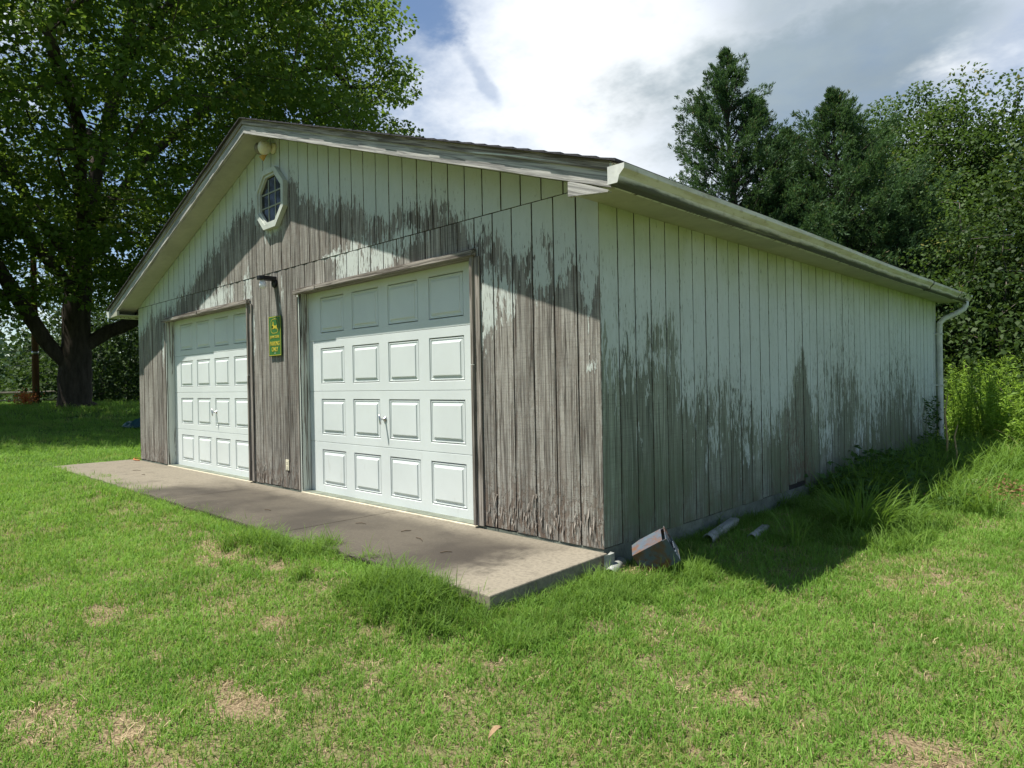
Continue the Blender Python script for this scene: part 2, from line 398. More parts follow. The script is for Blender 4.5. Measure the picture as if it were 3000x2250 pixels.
M['pvc'] = simple('grimy_white_pvc', (.33, .34, .31), .5, 0, .45, 14.)
M['twig'] = simple('brown_twig', (.10, .075, .05), .9)
M['brownleaf'] = simple('dead_brown_leaf', (.30, .20, .11), .8, 0, .3, 40.)
M['redleaf'] = leaf_mat('red_brown_dead_leaves', (.12, .06, .035), (.27, .15, .085), .15, 3., .8)
M['stone'] = simple('pale_stone', (.36, .33, .29), .9, 0, .4, 9., .5, 60)
M['orange'] = leaf_mat('orange_blooms', (.35, .09, .03), (.62, .20, .06), .2, 3., .6)
def rust_mat():
    mt, t = mat('rusty_galvanised_steel'); p = t.pos()
    a = t.noise(p, 7., 5, .6, .4); b = t.noise(p, 30., 5, .7)
    c = t.mix(t.rng(a, .42, .60), (.085, .11, .14), (.15, .075, .038))
    c = t.mix(t.math('MULTIPLY', t.rng(b, .52, .7), .6), c, (.10, .05, .03))
    c = t.mix(t.math('MULTIPLY', t.rng(t.noise(p, 5., 3), .55, .7), .5), c, (.12, .19, .15))
    t.out(t.bsdf(c, .55, t.bump(b, .3, .003), .1, .3)); return mt
M['rust'] = rust_mat()

# ------------------------------------------------------------------ ground
def ground_h(x, y):
    x, y = np.asarray(x, float), np.asarray(y, float)
    h = -.045 - .07*sstep(-2.2, .3, x)
    h = h + .025*sstep(-3, -8.5, x)
    h = h + .60*sstep(-10, -25, x) - .5*sstep(-27, -60, x)
    h = h - .055*np.clip(-1.3-y, 0, 6)*sstep(-9, -2, x)
    h = h - .09*np.clip(x-.2, 0, 1.)*sstep(-4., -1., y)*(1-sstep(4, 8, y))
    h = h + (fbm(x*.7+5, y*.7+9)-.5)*.05*(1-sstep(20, 60, np.hypot(x, y)))
    h = h + .085*np.exp(-((y+1.36)/.24)**2)*sstep(-9.4, -8, x)*sstep(.15, -.25, x)
    under = (sstep(-9.8, -9.4, x)*sstep(.3, .0, x)*sstep(-1.4, -1.12, y)*sstep(9.6, 9.2, y))
    return np.where(under > 0, np.minimum(h, -.02-.03*under), h)
def bare(x, y):
    """0 = full turf, 1 = bare dry patch"""
    n = fbm(x*1.1+3.3, y*1.1+1.7, 4)
    b = sstep(.64, .82, n)*.35
    for cx, cy, rx, ry in ((-.05, -2.45, .30, .14), (-.2, -2.78, .3, .10), (-.75, -1.95, .17, .12), (-2.2, -1.62, .3, .15), (-1.25, -2.0, .16, .11), (-1.65, -2.5, .22, .10),
                           (2.05, -.92, .16, .15), (-.5, -2.95, .25, .12), (.32, -1.72, .10, .08), (1.35, -.95, .09, .10), (.1, .12, .30, .22), (1.1, 5.2, .5, .4)):
        d = np.hypot((x-cx)/rx, (y-cy)/ry)+(fbm(x*5, y*5, 3)-.5)*1.6
        b = np.maximum(b, .74*sstep(1.2, .3, d))
    return b
def axis_coords(near, far, n1, n2):
    a = np.linspace(near[0], near[1], n1)
    g = np.geomspace(.4, far, n2)
    return np.concatenate([near[0]-g[::-1], a, near[1]+g])
gx = axis_coords((-13, 5), 900, 150, 40); gy = axis_coords((-5, 12), 900, 140, 40)
GX, GY = np.meshgrid(gx, gy, indexing='ij'); V = np.stack([GX, GY, ground_h(GX, GY)], -1).reshape(-1, 3)
ny = len(gy); I, J = np.meshgrid(np.arange(len(gx)-1), np.arange(ny-1), indexing='ij'); a = (I*ny+J).ravel()
F = np.stack([a, a+ny, a+ny+1, a+1], -1)
green = np.clip(1-bare(V[:, 0], V[:, 1]), 0, 1)*.45 + .5*sstep(6, 14, np.hypot(V[:, 0]-2, V[:, 1]+3))
me = npmesh('ground', V, F, {'green': green}, True)
ground = tag(link('ground', me, M['ground']), 'gently sloping lawn soil with bare straw coloured patches', 'ground', kind='structure')

# concrete apron in front of the doors, poured in slabs with joints
ap = empty('concrete_apron', (-4.6, -.6, 0), 'stained concrete apron running along the front of the garage', 'pavement'); ap['kind'] = 'structure'
xs = [-9.42, -7.35, -4.72, -2.3, .085]
def rag(a, b, y, n=14):
    return [(a+(b-a)*i/n, y+random.uniform(-.02, .02)) for i in range(n+1)]
for i in range(4):
    poly = rag(xs[i]+.004, xs[i+1]-.004, -1.13)+[(xs[i+1]-.004-(.05 if i == 3 else 0), -.004), (xs[i]+.004, -.004)]
    MB().prism(poly, 2, -.32, 0.0).build('slab', M['concrete'], ap, bevel=.008)

# ------------------------------------------------------------------ garage
W, D = 9.144, 9.144
DOORS = [(-3.97, -1.23), (-7.914, -5.174)]
DH, BAND, SOFZ = 2.135, 2.43, 2.325
RIDGE = -W/2
def rake_bottom(x): return 3.945 - .3365*abs(x-RIDGE)
garage = empty('garage', (RIDGE, D/2, 0), 'old two car garage with peeling white board siding and gable roof', 'garage')
PL = np.array([(-9.2, 2.0), (-9.05, 2.0), (-8.81, 2.1), (-8.47, 2.25), (-8.16, 2.2), (-7.92, 2.2), (-7.4, 2.38), (-6.84, 2.56), (-6.41, 2.79), (-6.08, 2.94), (-5.74, 3.04),
    (-5.52, 3.19), (-5.04, 3.25), (-4.95, 3.1), (-4.68, 2.89), (-4.36, 2.84), (-4.22, 3.2), (-4.11, 3.42), (-4.01, 3.34), (-3.88, 3.1), (-3.71, 3.04), (-3.34, 2.92), (-3.11, 2.96),
    (-2.9, 2.89), (-2.7, 2.68), (-2.3, 2.6), (-1.9, 2.68), (-1.56, 2.56), (-1.34, 2.46), (-1.24, 2.3), (-.95, 2.2), (-.75, 2.01), (-.5, 2.09), (-.28, 2.0), (-.07, 1.84), (.1, 1.9)])
REM = [(-2.88, 2.33, .28, .20), (-2.42, 2.3, .2, .17), (-2.1, 2.42, .16, .12), (-6.35, 2.24, .28, .12), (-5.95, 2.3, .14, .13), (-5.67, 2.3, .08, .13), (-5.2, 2.28, .10, .22), (-3.3, 2.42, .16, .04),
       (-.98, 1.78, .10, .24), (-1.12, 1.75, .05, .32), (-.84, 1.74, .06, .16), (-.45, 1.9, .16, .16), (-.1, 1.8, .05, .22), (-5.06, 1.75, .05, .25), (-3.99, 1.9, .05, .3), (-.07, 1.22, .035, .07), (-8.0, 1.75, .1, .3), (-4.32, 2.15, .04, .2)]
def paint_front(x, z):
    a = .5+(z-np.interp(x, PL[:, 0], PL[:, 1]))/.42
    a = np.clip(a, -.15, 1.15)
    for cx, cz, rx, rz in REM:
        dd = math.hypot((x-cx)/rx, (z-cz)/rz)
        a = max(a, min(.78, 1.0-.5*dd))
    return a
PS = np.array([(0, 1.6), (.06, 1.36), (.16, 1.24), (.26, 1.21), (.4, 1.27), (.49, 1.23), (.63, 1.3), (.78, 1.32), (.93, 1.1), (1.06, .95), (1.19, .79), (1.32, .92), (1.6, .95), (1.86, .92), (2.08, .86),
    (2.31, .72), (2.51, .66), (2.89, .7), (3.13, .85), (3.3, 1.25), (3.45, 1.37), (3.62, 1.01), (3.74, .62), (4.05, .95), (4.28, .75), (4.58, 1.1), (4.99, 1.2), (5.26, .9), (5.61, .55), (6.03, .75), (6.5, 1.0),
    (6.75, 1.12), (7.13, .95), (7.65, .85), (8.17, .55), (8.87, .4), (9.3, .4)])
def paint_side(y, z):
    a = .52+(z-np.interp(y, PS[:, 0], PS[:, 1]))/(.55 if 2.6 < y < 3.75 else .95 if y < 2.6 else 1.7)
    for cy, cz, ry, rz in ((1.5, .62, .25, .25), (2.2, .45, .2, .2), (2.62, .33, .06, .05), (4.15, .55, .3, .3), (5.3, .5, .4, .35), (.45, .75, .05, .12)):
        dd = math.hypot((y-cy)/ry, (z-cz)/rz); a = max(a, .62-.35*dd)
    a -= .35*max(0, 1-math.hypot((y-.7)/.25, (z-1.52)/.12))+.45*max(0, 1-math.hypot((y-.95)/.18, (z-1.45)/.35))
    return float(np.clip(a, -.2, 1.12))
def plank(name, axis, a, b, zb, zta, ztb, face, parent, material, pf, rotf, thick=.0115, nseg=18, off=(0, 0), out=-1):
    """board between a and b (along axis 0=x on the front, 1=y on the side), flat face at `face`, facing `out`"""
    nx = 3; vs = []; pa = []; ro = []; fs = []
    face += random.uniform(-.0012, .0012)
    for j in range(nseg+1):
        for i in range(nx):
            u = i/(nx-1); xx = a+(b-a)*u; zt = zta+(ztb-zta)*u; z = zb+(zt-zb)*j/nseg
            sh = (off[0]*(1-j/nseg)+off[1]*j/nseg)*(1 if i == 0 else 0)
            X = xx+sh
            e = 0.0022 if i in (0, nx-1) else 0
            dn = face - out*e
            vs.append((X, dn, z) if axis == 0 else (dn, X, z)); pa.append(pf(xx, z)); ro.append(rotf(xx, z)+(.25 if i in (0, nx-1) else 0))
    for j in range(nseg):
        for i in range(nx-1):
            q = j*nx+i; fs.append((q, q+1, q+nx+1, q+nx))
    n = len(vs); bk = face-out*thick
    ring = [(0, 0), (nseg, 0), (nseg, nx-1), (0, nx-1)]
    for (j, i) in ring:
        v = vs[j*nx+i]; vs.append((v[0], bk, v[2]) if axis == 0 else (bk, v[1], v[2])); pa.append(-.3); ro.append(3.)
    L = [j*nx for j in range(nseg+1)]; Rr = [j*nx+nx-1 for j in range(nseg+1)]
    fs += [tuple(L+[n+1, n]), tuple(Rr[::-1]+[n+3, n+2]), tuple(list(range(nx))[::-1]+[n, n+3]), tuple([nseg*nx+i for i in range(nx)]+[n+2, n+1])]
    mb = MB(); mb.v = vs; mb.f = fs; me = mb.mesh(name)
    for nm, arr in (('paint', pa), ('rot', ro)):
        at = me.attributes.new(nm, 'FLOAT', 'POINT'); at.data.foreach_set('value', np.array(arr, np.float32))
    return link(name, me, material, parent)
def rot_front(x, z):
    r = 1.0*max(0, 1-z/.45)
    if x > -1.2: r = max(r, 1.25*max(0, 1-z/.55))
    return r + .15*max(0, 1-abs(z-1.0))
def rot_side(y, z):
    r = .35*max(0, 1-z/.5)
    r = max(r, 2.2*max(0, 1-math.hypot((y-3.4)/.42, (z-.12)/.42)))
    r = max(r, .9*max(0, 1-math.hypot((y-3.2)/.5, (z-.45)/.7)))
    r = max(r, .8*max(0, 1-math.hypot((y-4.72)/.06, (z-1.05)/.2)))
    r = max(r, 1.6*max(0, 1-math.hypot((y-5.64)/.06, (z-1.0)/.7)))
    return r
# front backing wall (with door openings) and planks
fwall = MB()
fwall.box(-W+.005, DOORS[1][0]-.001, .012, .11, .0, 2.44); fwall.box(DOORS[1][1]+.001, DOORS[0][0]-.001, .012, .11, 0, 2.44); fwall.box(DOORS[0][1]+.001, -.02, .012, .11, 0, 2.44)
fwall.box(DOORS[0][0]-.001, DOORS[0][1]+.001, .012, .11, DH+.01, 2.44); fwall.box(DOORS[1][0]-.001, DOORS[1][1]+.001, .012, .11, DH+.01, 2.44)
fwall.prism([(-W+.005, 2.442), (-.02, 2.442), (RIDGE, 3.93)], 1, .012, .11)
fw_o = fwall.build('front_wall', M['dark'], garage)
GR = .0062
def in_door(x0, x1):
    for (p, q) in DOORS:
        if p-1e-6 <= x0 and x1 <= q+1e-6: return True
    return False
edges = sorted([0., -W]+[-.188-.2032*i for i in range(45) if -.188-.2032*i > -W+.03])
cuts = sorted(set(edges+[e for dd in DOORS for e in dd]))
for i in range(len(cuts)-1):
    x0, x1 = cuts[i], cuts[i+1]
    if x1-x0 < .012: continue
    g0 = GR if (x0 in edges and i) else .0005; g1 = GR if (x1 in edges and x1 < 0) else .0005
    zb = (DH+.012) if in_door(x0, x1) else .022+random.uniform(-.006, .006)
    plank('plank', 0, x0+g0, x1-g1, zb, BAND-.003, BAND-.003, 0., fw_o, M['front'], paint_front, rot_front, nseg=4 if in_door(x0, x1) else 22)
ue = sorted([.0, -W]+[-.293-.2022*i for i in range(45) if -.293-.2022*i > -W+.03])
for i in range(len(ue)-1):
    x0, x1 = ue[i]+GR, ue[i+1]-GR
    top = lambda x: rake_bottom(x)+.012
    parts = [(x0, x1)]
    if x0 < RIDGE < x1: parts = [(x0, RIDGE), (RIDGE, x1)]
    for (a_, b_) in parts:
        za, zb_ = top(a_), top(b_)
        if max(za, zb_) < BAND+.02: continue
        za, zb_ = max(za, BAND+.006), max(zb_, BAND+.006)
        plank('gable_plank', 0, a_, b_, BAND+.003, za, zb_, -.004, fw_o, M['front'], paint_front, lambda x, z: .2, thick=.015, nseg=16)
# peeled plywood splinters at the foot of the front siding
spl = MB()
for k in range(150):
    x0 = random.choice([random.uniform(-1.12, -.02), random.uniform(-1.12, -.02), random.uniform(-5.1, -4.0), random.uniform(-9.1, -7.98)]); z0 = .03+abs(random.gauss(0, .10)); l_ = random.uniform(.03, .11); w_ = random.uniform(.004, .014); y_ = -.002-random.uniform(.002, .012); j_ = random.uniform(-.008, .008)
    spl.add([(x0, -.0015, z0+l_), (x0+w_, -.0015, z0+l_*.95), (x0+w_*.9+j_, y_, z0+l_*.3), (x0+w_*.2+j_, y_*1.1, z0), (x0+j_*.5-.001, y_*.7, z0+l_*.4)], [(0, 1, 2, 3, 4)])
sp_o = spl.build('wood_splinters', M['trim_side'], fw_o); sp_o['kind'] = 'stuff'
# right side wall
sw_o = MB().box(-.11, -.012, .112, D-.02, 0, 2.36).build('side_wall', M['dark'], garage)
ys = [.0115]+[.2204+.2032*i for i in range(45) if .2204+.2032*i < D-.05]+[D]
for i in range(len(ys)-1):
    off = (0, 0)
    if abs(ys[i]-7.535) < .11: off = (.03, 0)
    if abs(ys[i]-3.47) < .1: off = (.012, 0)
    if abs(ys[i]-2.455) < .1: off = (.010, 0)
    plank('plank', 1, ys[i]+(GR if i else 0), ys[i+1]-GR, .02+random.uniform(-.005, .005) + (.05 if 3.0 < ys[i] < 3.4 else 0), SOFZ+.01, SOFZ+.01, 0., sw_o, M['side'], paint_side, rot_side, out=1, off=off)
# left, rear walls, foundation
MB().box(-W, -W+.1, .112, D-.102, .02, 2.36).build('left_wall', M['plain_wall'], garage)
rw = MB().box(-W, -.02, D-.1, D, .02, 2.44); rw.prism([(-W, 2.442), (-.02, 2.442), (RIDGE, 3.93)], 1, D-.1, D); rw.build('rear_wall', M['plain_wall'], garage)
MB().box(-W+.01, -.006, .006, D-.01, -.4, .016).build('foundation', M['found'], garage)
# roof: two slabs with stepped shingle courses
for sx in (1, -1):
    y0, y1 = -.315, D+.3
    zr = 4.085; ex = RIDGE+sx*(W/2+.34); ez = zr-.3365*(W/2+.34)
    deck = MB().prism([(RIDGE, zr-.03), (ex, ez-.03), (ex, ez), (RIDGE, zr)], 1, y0, y1).build('roof', M['rake_top'], garage)
    sh = MB(); n = 36
    for k in range(n):
        t0, t1 = k/n, (k+1)/n
        xa, xb = RIDGE+sx*(W/2+.375)*t0, RIDGE+sx*(W/2+.375)*t1+sx*.012
        za, zb_ = zr-.3365*abs(xa-RIDGE), zr-.3365*abs(xb-RIDGE)
        yo = random.uniform(-.003, .003)
        sh.prism([(xa, za+.003), (xb, zb_+.003), (xb, zb_+.019), (xa, za+.009)], 1, y0-.028+yo, y1+.03)
    o = sh.build('shingle_courses', M['shingle'], deck); o['kind'] = 'stuff'
# rake boards
for sx in (1, -1):
    for (ya, yb, do, di, nm, mt_) in ((-.302, -.264, .0, .105, 'rake_board', 'rake_'), (-.316, -.3022, .098, .168, 'rake_cap', 'cap_')):
        ex = RIDGE+sx*(W/2+.325); n = 24
        pts = []
        for k in range(n+1):
            x = RIDGE+(ex-RIDGE)*k/n; pts.append((x, rake_bottom(x)-.012+do+(random.uniform(-.0015, .0015) if nm == 'rake_board' and 0 < k < n else 0)))
        for k in range(n, -1, -1):
            x = RIDGE+(ex-RIDGE)*k/n; pts.append((x, rake_bottom(x)-.012+di))
        MB().prism(pts, 1, ya, yb).build(nm, M[mt_+('rr' if sx > 0 else 'rl')], garage)
    # sloped gable soffit
    ex = RIDGE+sx*(W/2+.3)
    MB().prism([(RIDGE, rake_bottom(RIDGE)+.014), (ex, rake_bottom(ex)+.014), (ex, rake_bottom(ex)+.03), (RIDGE, rake_bottom(RIDGE)+.03)], 1, -.262, -.006).build('gable_soffit', M['soffit'], garage)
    # horizontal boxed eave soffit, fascia and return
    xa, xb = (.0025, .30) if sx > 0 else (-W-.30, -W-.0025)
    MB().box(xa, xb, -.262, D+.28, SOFZ-.012, SOFZ).build('eave_soffit', M['soffit'], garage)
    fa, fb = (.302, .325) if sx > 0 else (-W-.325, -W-.302)
    MB().box(fa, fb, -.262, D+.3, SOFZ-.03, 2.43).build('fascia', M['rake_top'], garage)
MB().prism([(-.003, 2.388), (-.003, 2.296), (.302, 2.262), (.31, 2.272), (.13, 2.345), (.02, 2.386)], 1, -.305, -.27).build('eave_return', M['rake'], garage)
MB().prism([(-W+.0, 2.376), (-W, 2.305), (-W-.30, 2.295), (-W-.30, 2.315)], 1, -.305, -.27).build('eave_return', M['soffit'], garage)

# garage doors
SEC = .5334
def section_mesh():
    xs_ = [0]; 
    for k in range(4): xs_ += [.235+.6043*k, .235+.6043*k+.457]
    xs_.append(2.74); zs_ = [.004, .078, .455, SEC-.004]
    mb = MB(); vid = {}
    def vtx(i, j):
        if (i, j) not in vid: vid[(i, j)] = len(mb.v); mb.v.append((xs_[i], 0, zs_[j]))
        return vid[(i, j)]
    for j in range(3):
        for i in range(9):
            if j == 1 and i % 2 == 1: 
                x0, x1, z0, z1 = xs_[i], xs_[i+1], zs_[1], zs_[2]
                b = len(mb.v); e = .004
                mb.v += [(x0+e, .009, z0+e), (x1-e, .009, z0+e), (x1-e, .009, z1-e), (x0+e, .009, z1-e)]
                A, B_, C_, D_ = vtx(i, j), vtx(i+1, j), vtx(i+1, j+1), vtx(i, j+1)
                mb.f += [(A, B_, b+1, b), (B_, C_, b+2, b+1), (C_, D_, b+3, b+2), (D_, A, b, b+3)]
                continue
            mb.f.append((vtx(i, j), vtx(i+1, j), vtx(i+1, j+1), vtx(i, j+1)))
    # rounded lips and back
    zt = SEC
    for (za, sgn) in ((.004, -1), (SEC-.004, 1)):
        b = len(mb.v); zz = za+sgn*.0035
        mb.v += [(0, 0, za), (2.74, 0, za), (2.74, .006, zz), (0, .006, zz), (2.74, .04, zz), (0, .04, zz)]
        mb.f += [(b, b+1, b+2, b+3), (b+3, b+2, b+4, b+5)]
    b = len(mb.v); mb.v += [(0, .04, .0), (2.74, .04, .0), (2.74, .04, SEC), (0, .04, SEC)]; mb.f.append((b, b+1, b+2, b+3))
    return mb.mesh('door_section')
def panel_mesh():
    # stamped field: outer bead, cove, sloped bevel and raised centre
    rings = [(.010, .009), (.012, .004), (.020, .004), (.024, .0088), (.045, .004), (.050, -.0035), (.054, -.004)]
    mb = MB(); wv, hv = .457, .377
    for (o_, y) in rings: mb.v += [(o_, y, o_), (wv-o_, y, o_), (wv-o_, y, hv-o_), (o_, y, hv-o_)]
    for k in range(len(rings)-1):
        for i in range(4): mb.f.append((k*4+i, k*4+(i+1) % 4, k*4+4+(i+1) % 4, k*4+4+i))
    n = (len(rings)-1)*4; mb.f.append((n, n+1, n+2, n+3)); return mb.mesh('raised_panel')
SM, PM = section_mesh(), panel_mesh(); SM.materials.append(M['door']); PM.materials.append(M['door'])
for di, (dx0, dx1) in enumerate(DOORS):
    dr = MB().box(dx0+.01, dx1-.01, .152, .16, .02, DH).build('garage_door', M['door'], garage)
    for k in range(4):
        s = link('door_section', SM, None, dr); s.location = (dx0, .11, .012+k*SEC)
        for q in range(4):
            p_ = link('raised_panel', PM, None, dr); p_.location = (dx0+.235+.6043*q, .11, .012+k*SEC+.078)
    # T handle with its escutcheon
    hx = -2.595 if di == 0 else -6.43
    mb = MB().lathe([(.028, 0), (.026, .008), (.011, .012), (.010, .05), (.012, .055)], (hx, .1095, .815), (0, -1, 0), 16)
    mb.tube([(hx-.012, .052, .86), (hx-.005, .05, .835), (hx, .052, .815), (hx+.004, .05, .79), (hx+.006, .052, .765)], [.007, .009, .012, .009, .007], 10)
    mb.build('handle', M['metal'], dr, True)
    # threshold, jambs, trims
    MB().box(dx0, dx1, -.02, .125, -.02, .0105).build('door_sill', M['sill'], garage, bevel=.004)
    MB().box(dx0-.02, dx0-.0005, -.0045, .108, .012, DH-.002).build('door_jamb', M['trim_v'], garage)
    MB().box(dx1+.0005, dx1+.02, .0, .108, .012, DH-.002).build('door_jamb', M['trim_v'], garage)
    MB().box(dx0+.0, dx1-.0, -.002, .108, DH-.004, DH+.0115).build('door_head', M['trim_h'], garage)
    MB().box(dx1+.001, dx1+.026, -.04, -.0015, .02, 1.28).build('door_trim', M['trim_side'], garage, bevel=.003)
    MB().box(dx1-.001, dx1+.03, -.037, -.0015, 1.283, DH+.03).build('door_trim', M['trim_side'], garage, bevel=.003)
    MB().box(dx1+.028, dx1+.09, -.016, -.0015, .02, DH-.01).build('door_casing', M['trim_side'], garage, bevel=.002)
    MB().box(dx0-.05, dx0-.021, -.017, -.0015, .02, DH-.04).build('door_casing', M['trim_side'], garage, bevel=.002)
    # drip cap of two lapped boards, slightly sagging
    mid = dx0+(.42 if di == 0 else 1.3)
    l0, r0 = dx0-.03, dx1+.05
    MB().prism([(l0, DH-.018), (mid, DH-.012), (mid, DH+.026), (l0, DH+.020)], 1, -.062, -.003).build('drip_cap', M['trim_h'], garage, bevel=.003)
    MB().prism([(mid+.003, DH-.004), (r0, DH-.006), (r0, DH+.036), (mid+.003, DH+.032)], 1, -.055, -.0042).build('drip_cap', M['trim_h'], garage, bevel=.003)
    MB().prism([(l0+.02, DH+.036), (r0, DH+.044), (r0, DH+.052), (l0+.02, DH+.043)], 1, -.03, -.0048).build('drip_flashing', M['trim_h'], garage)

# octagonal gable window
wx, wz = -4.50, 3.245
def octo(r): return [(wx+r*1.0824*math.cos(R(22.5+45*k)), wz+r*1.0824*math.sin(R(22.5+45*k))) for k in range(8)]
win = empty('octagonal_window_origin', (wx, 0, wz), None, None)
def octring(ro, ri, ya, yb, nm, mt_, par):
    o_, i_ = octo(ro), octo(ri); mb = MB()
    vs = [(x, ya, z) for x, z in o_]+[(x, ya, z) for x, z in i_]+[(x, yb, z) for x, z in o_]+[(x, yb, z) for x, z in i_]
    fs = []
    for k in range(8):
        l = (k+1) % 8
        fs += [(k, l, 8+l, 8+k), (16+l, 16+k, 24+k, 24+l), (l, k, 16+k, 16+l), (8+k, 8+l, 24+l, 24+k)]
    mb.add(vs, fs); return mb.build(nm, mt_, par)
bpy.data.objects.remove(win)
win = octring(.332, .280, -.06, -.0055, 'octagonal_window', M['winframe'], garage)
octring(.278, .252, -.042, -.0056, 'window_sash', M['winframe'], win)
MB().prism(octo(.251), 1, -.014, -.0065).build('window_pane', M['glass'], win)
for k in (-.078, .078):
    zz = math.sqrt(.25**2-.078**2)
    MB().box(wx-zz+.008, wx+zz-.008, -.022, -.0145, wz+k-.007, wz+k+.007).build('muntin', M['muntin'], win)
    MB().box(wx+k-.007, wx+k+.007, -.0205, -.0146, wz-zz+.008, wz+zz-.008).build('muntin', M['muntin'], win)

# gutter with sag, end cap, downspout
prof = [(0, .105), (0, .0), (.068, .0), (.074, .012), (.082, .04), (.104, .062), (.118, .075), (.120, .105), (.112, .105), (.108, .080), (.075, .046), (.064, .008), (.006, .008), (.006, .105)]
yk = [-.335, .6, 1.6, 2.6, 3.6, 4.6, 5.5, 6.2, 6.8, 6.95, 7.4, 8.1, 8.55, 8.7, 9.1, 9.52]
zk = [0, .0, .004, .006, .004, -.004, -.006, -.004, .006, -.008, -.004, .0, -.006, .012, .014, .016]
xk = [0, 0, .004, .003, .0, .002, .006, .004, -.002, .008, .01, .006, .004, 0, 0, 0]
def gut(y0i, y1i, sx=1):
    vs, fs, gh = [], [], []; n = len(prof)
    for k in range(y0i, y1i+1):
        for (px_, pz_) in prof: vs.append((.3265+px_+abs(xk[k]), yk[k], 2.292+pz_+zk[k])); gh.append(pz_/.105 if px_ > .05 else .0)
    m_ = y1i-y0i
    for k in range(m_):
        for i in range(n): fs.append((k*n+i, k*n+(i+1) % n, (k+1)*n+(i+1) % n, (k+1)*n+i))
    fs += [tuple(range(n)), tuple(m_*n+i for i in range(n))]
    return vs, fs, gh
vs, fs, gh = gut(0, len(yk)-1); mb = MB(); mb.add(vs, fs); me = mb.mesh('gutter')
at = me.attributes.new('gh', 'FLOAT', 'POINT'); at.data.foreach_set('value', np.array(gh, np.float32))
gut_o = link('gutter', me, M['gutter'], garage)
outer = [prof[i] for i in range(8)]
MB().prism([(.326+a_, 2.2915+b_) for a_, b_ in outer], 1, -.3385, -.3355).build('end_cap', M['gutter_clean'], gut_o)
MB().prism([(.326+a_, 2.308+b_) for a_, b_ in outer], 1, 9.5205, 9.5235).build('end_cap', M['gutter_clean'], gut_o)
for k in (9, 13):
    MB().prism([(.322+a_*1.06+.008, 2.288+zk[k]+b_*1.05) for a_, b_ in outer], 1, yk[k]-.05, yk[k]-.02).build('joint_strap', M['gutter'], gut_o)
# left eave gutter seen end-on
MB().prism([(-W-.3265-a_, 2.292+b_) for a_, b_ in outer], 1, -.33, D+.3).build('gutter', M['gutter_clean'], garage)
ds = MB()
dp = [(.385, 9.30, 2.305), (.385, 9.30, 2.24), (.36, 9.28, 2.18), (.24, 9.20, 2.10), (.12, 9.13, 2.04), (.062, 9.10, 1.97), (.056, 9.09, 1.80), (.056, 9.09, .9), (.056, 9.09, .12), (.10, 9.08, .02), (.2, 9.06, -.03)]
ds.tube(dp, [.042]*len(dp), 10)
dso = ds.build('downspout', M['gutter_clean'], garage, True)
for z in (1.78, .95): MB().box(.0, .102, 9.045, 9.135, z, z+.022).build('downspout_strap', M['gutter_clean'], dso)

# ------------------------------------------------------------------ things on the walls
def text_mesh(body, size, x, y, z, xscale=1., bold=0.):
    c = bpy.data.curves.new('lettering', 'FONT'); c.body = body; c.size = size; c.align_x = 'CENTER'; c.extrude = .0008; c.offset = bold
    o = bpy.data.objects.new('tmp', c); COL.objects.link(o)
    dg = bpy.context.evaluated_depsgraph_get(); me = bpy.data.meshes.new_from_object(o.evaluated_get(dg))
    bpy.data.objects.remove(o); bpy.data.curves.remove(c)
    me.transform(Matrix.Translation((x, y, z)) @ Matrix.Rotation(R(90), 4, 'X') @ Matrix.Diagonal((xscale, 1, 1, 1)))
    return me
sx0, sx1, sz0, sz1 = -4.635, -4.345, 1.482, 1.93; cx = (sx0+sx1)/2
sg = empty('parking_sign', (cx, -.02, sz0), 'green and yellow metal parking sign with leaping deer between the garage doors', 'sign')
MB().box(sx0, sx1, -.022, -.012, sz0, sz1).build('plate', M['signg'], sg, bevel=.003)
bd = MB(); yb0, yb1 = -.0235, -.0222; e1, e2 = .006, .012
bd.box(sx0+e1, sx1-e1, yb0, yb1, sz1-e2, sz1-e1); bd.box(sx0+e1, sx1-e1, yb0, yb1, sz0+e1, sz0+e2)
bd.box(sx0+e1, sx0+e2, yb0, yb1, sz0+e2+.0005, sz1-e2-.0005); bd.box(sx1-e2, sx1-e1, yb0, yb1, sz0+e2+.0005, sz1-e2-.0005)
bd.build('border_line', M['signy'], sg)
# emblem: rounded shield outline with a leaping deer
def rring(rw_, rh_, th, zc):
    P = []
    for k in range(40):
        a_ = 2*math.pi*k/40; c_, s_ = math.cos(a_), math.sin(a_)
        P.append((math.copysign(abs(c_)**.55, c_), math.copysign(abs(s_)**.7, s_)))
    mb = MB(); n = len(P)
    mb.v = [(cx+rw_*p, yb0, zc+rh_*q) for p, q in P]+[(cx+(rw_-th)*p, yb0, zc+(rh_-th)*q) for p, q in P]
    mb.f = [(k, (k+1) % n, n+(k+1) % n, n+k) for k in range(n)]
    return mb
rring(.092, .082, .006, 1.818).build('emblem_outline', M['signtxt'], sg)
deer = [(-.070, .012), (-.052, .020), (-.044, .030), (-.050, .048), (-.040, .040), (-.038, .058), (-.030, .040), (-.020, .046), (-.026, .030), (-.020, .012), (.010, .006), (.040, .008), (.052, .016), (.056, .006),
        (.050, -.006), (.070, -.030), (.078, -.050), (.064, -.038), (.044, -.022), (.036, -.030), (.020, -.022), (-.012, -.020), (-.034, -.026), (-.058, -.022), (-.068, -.034), (-.072, -.026), (-.060, -.012), (-.036, -.012), (-.040, .002), (-.050, .008)]
mb = MB(); bm = bmesh.new(); vv = [bm.verts.new((cx+p*.95+.002, yb0, 1.815+q*1.1)) for p, q in deer]; bm.faces.new(vv); bmesh.ops.triangulate(bm, faces=bm.faces)
me = bpy.data.meshes.new('leaping_deer'); bm.to_mesh(me); bm.free(); link('leaping_deer', me, M['signy'], sg)
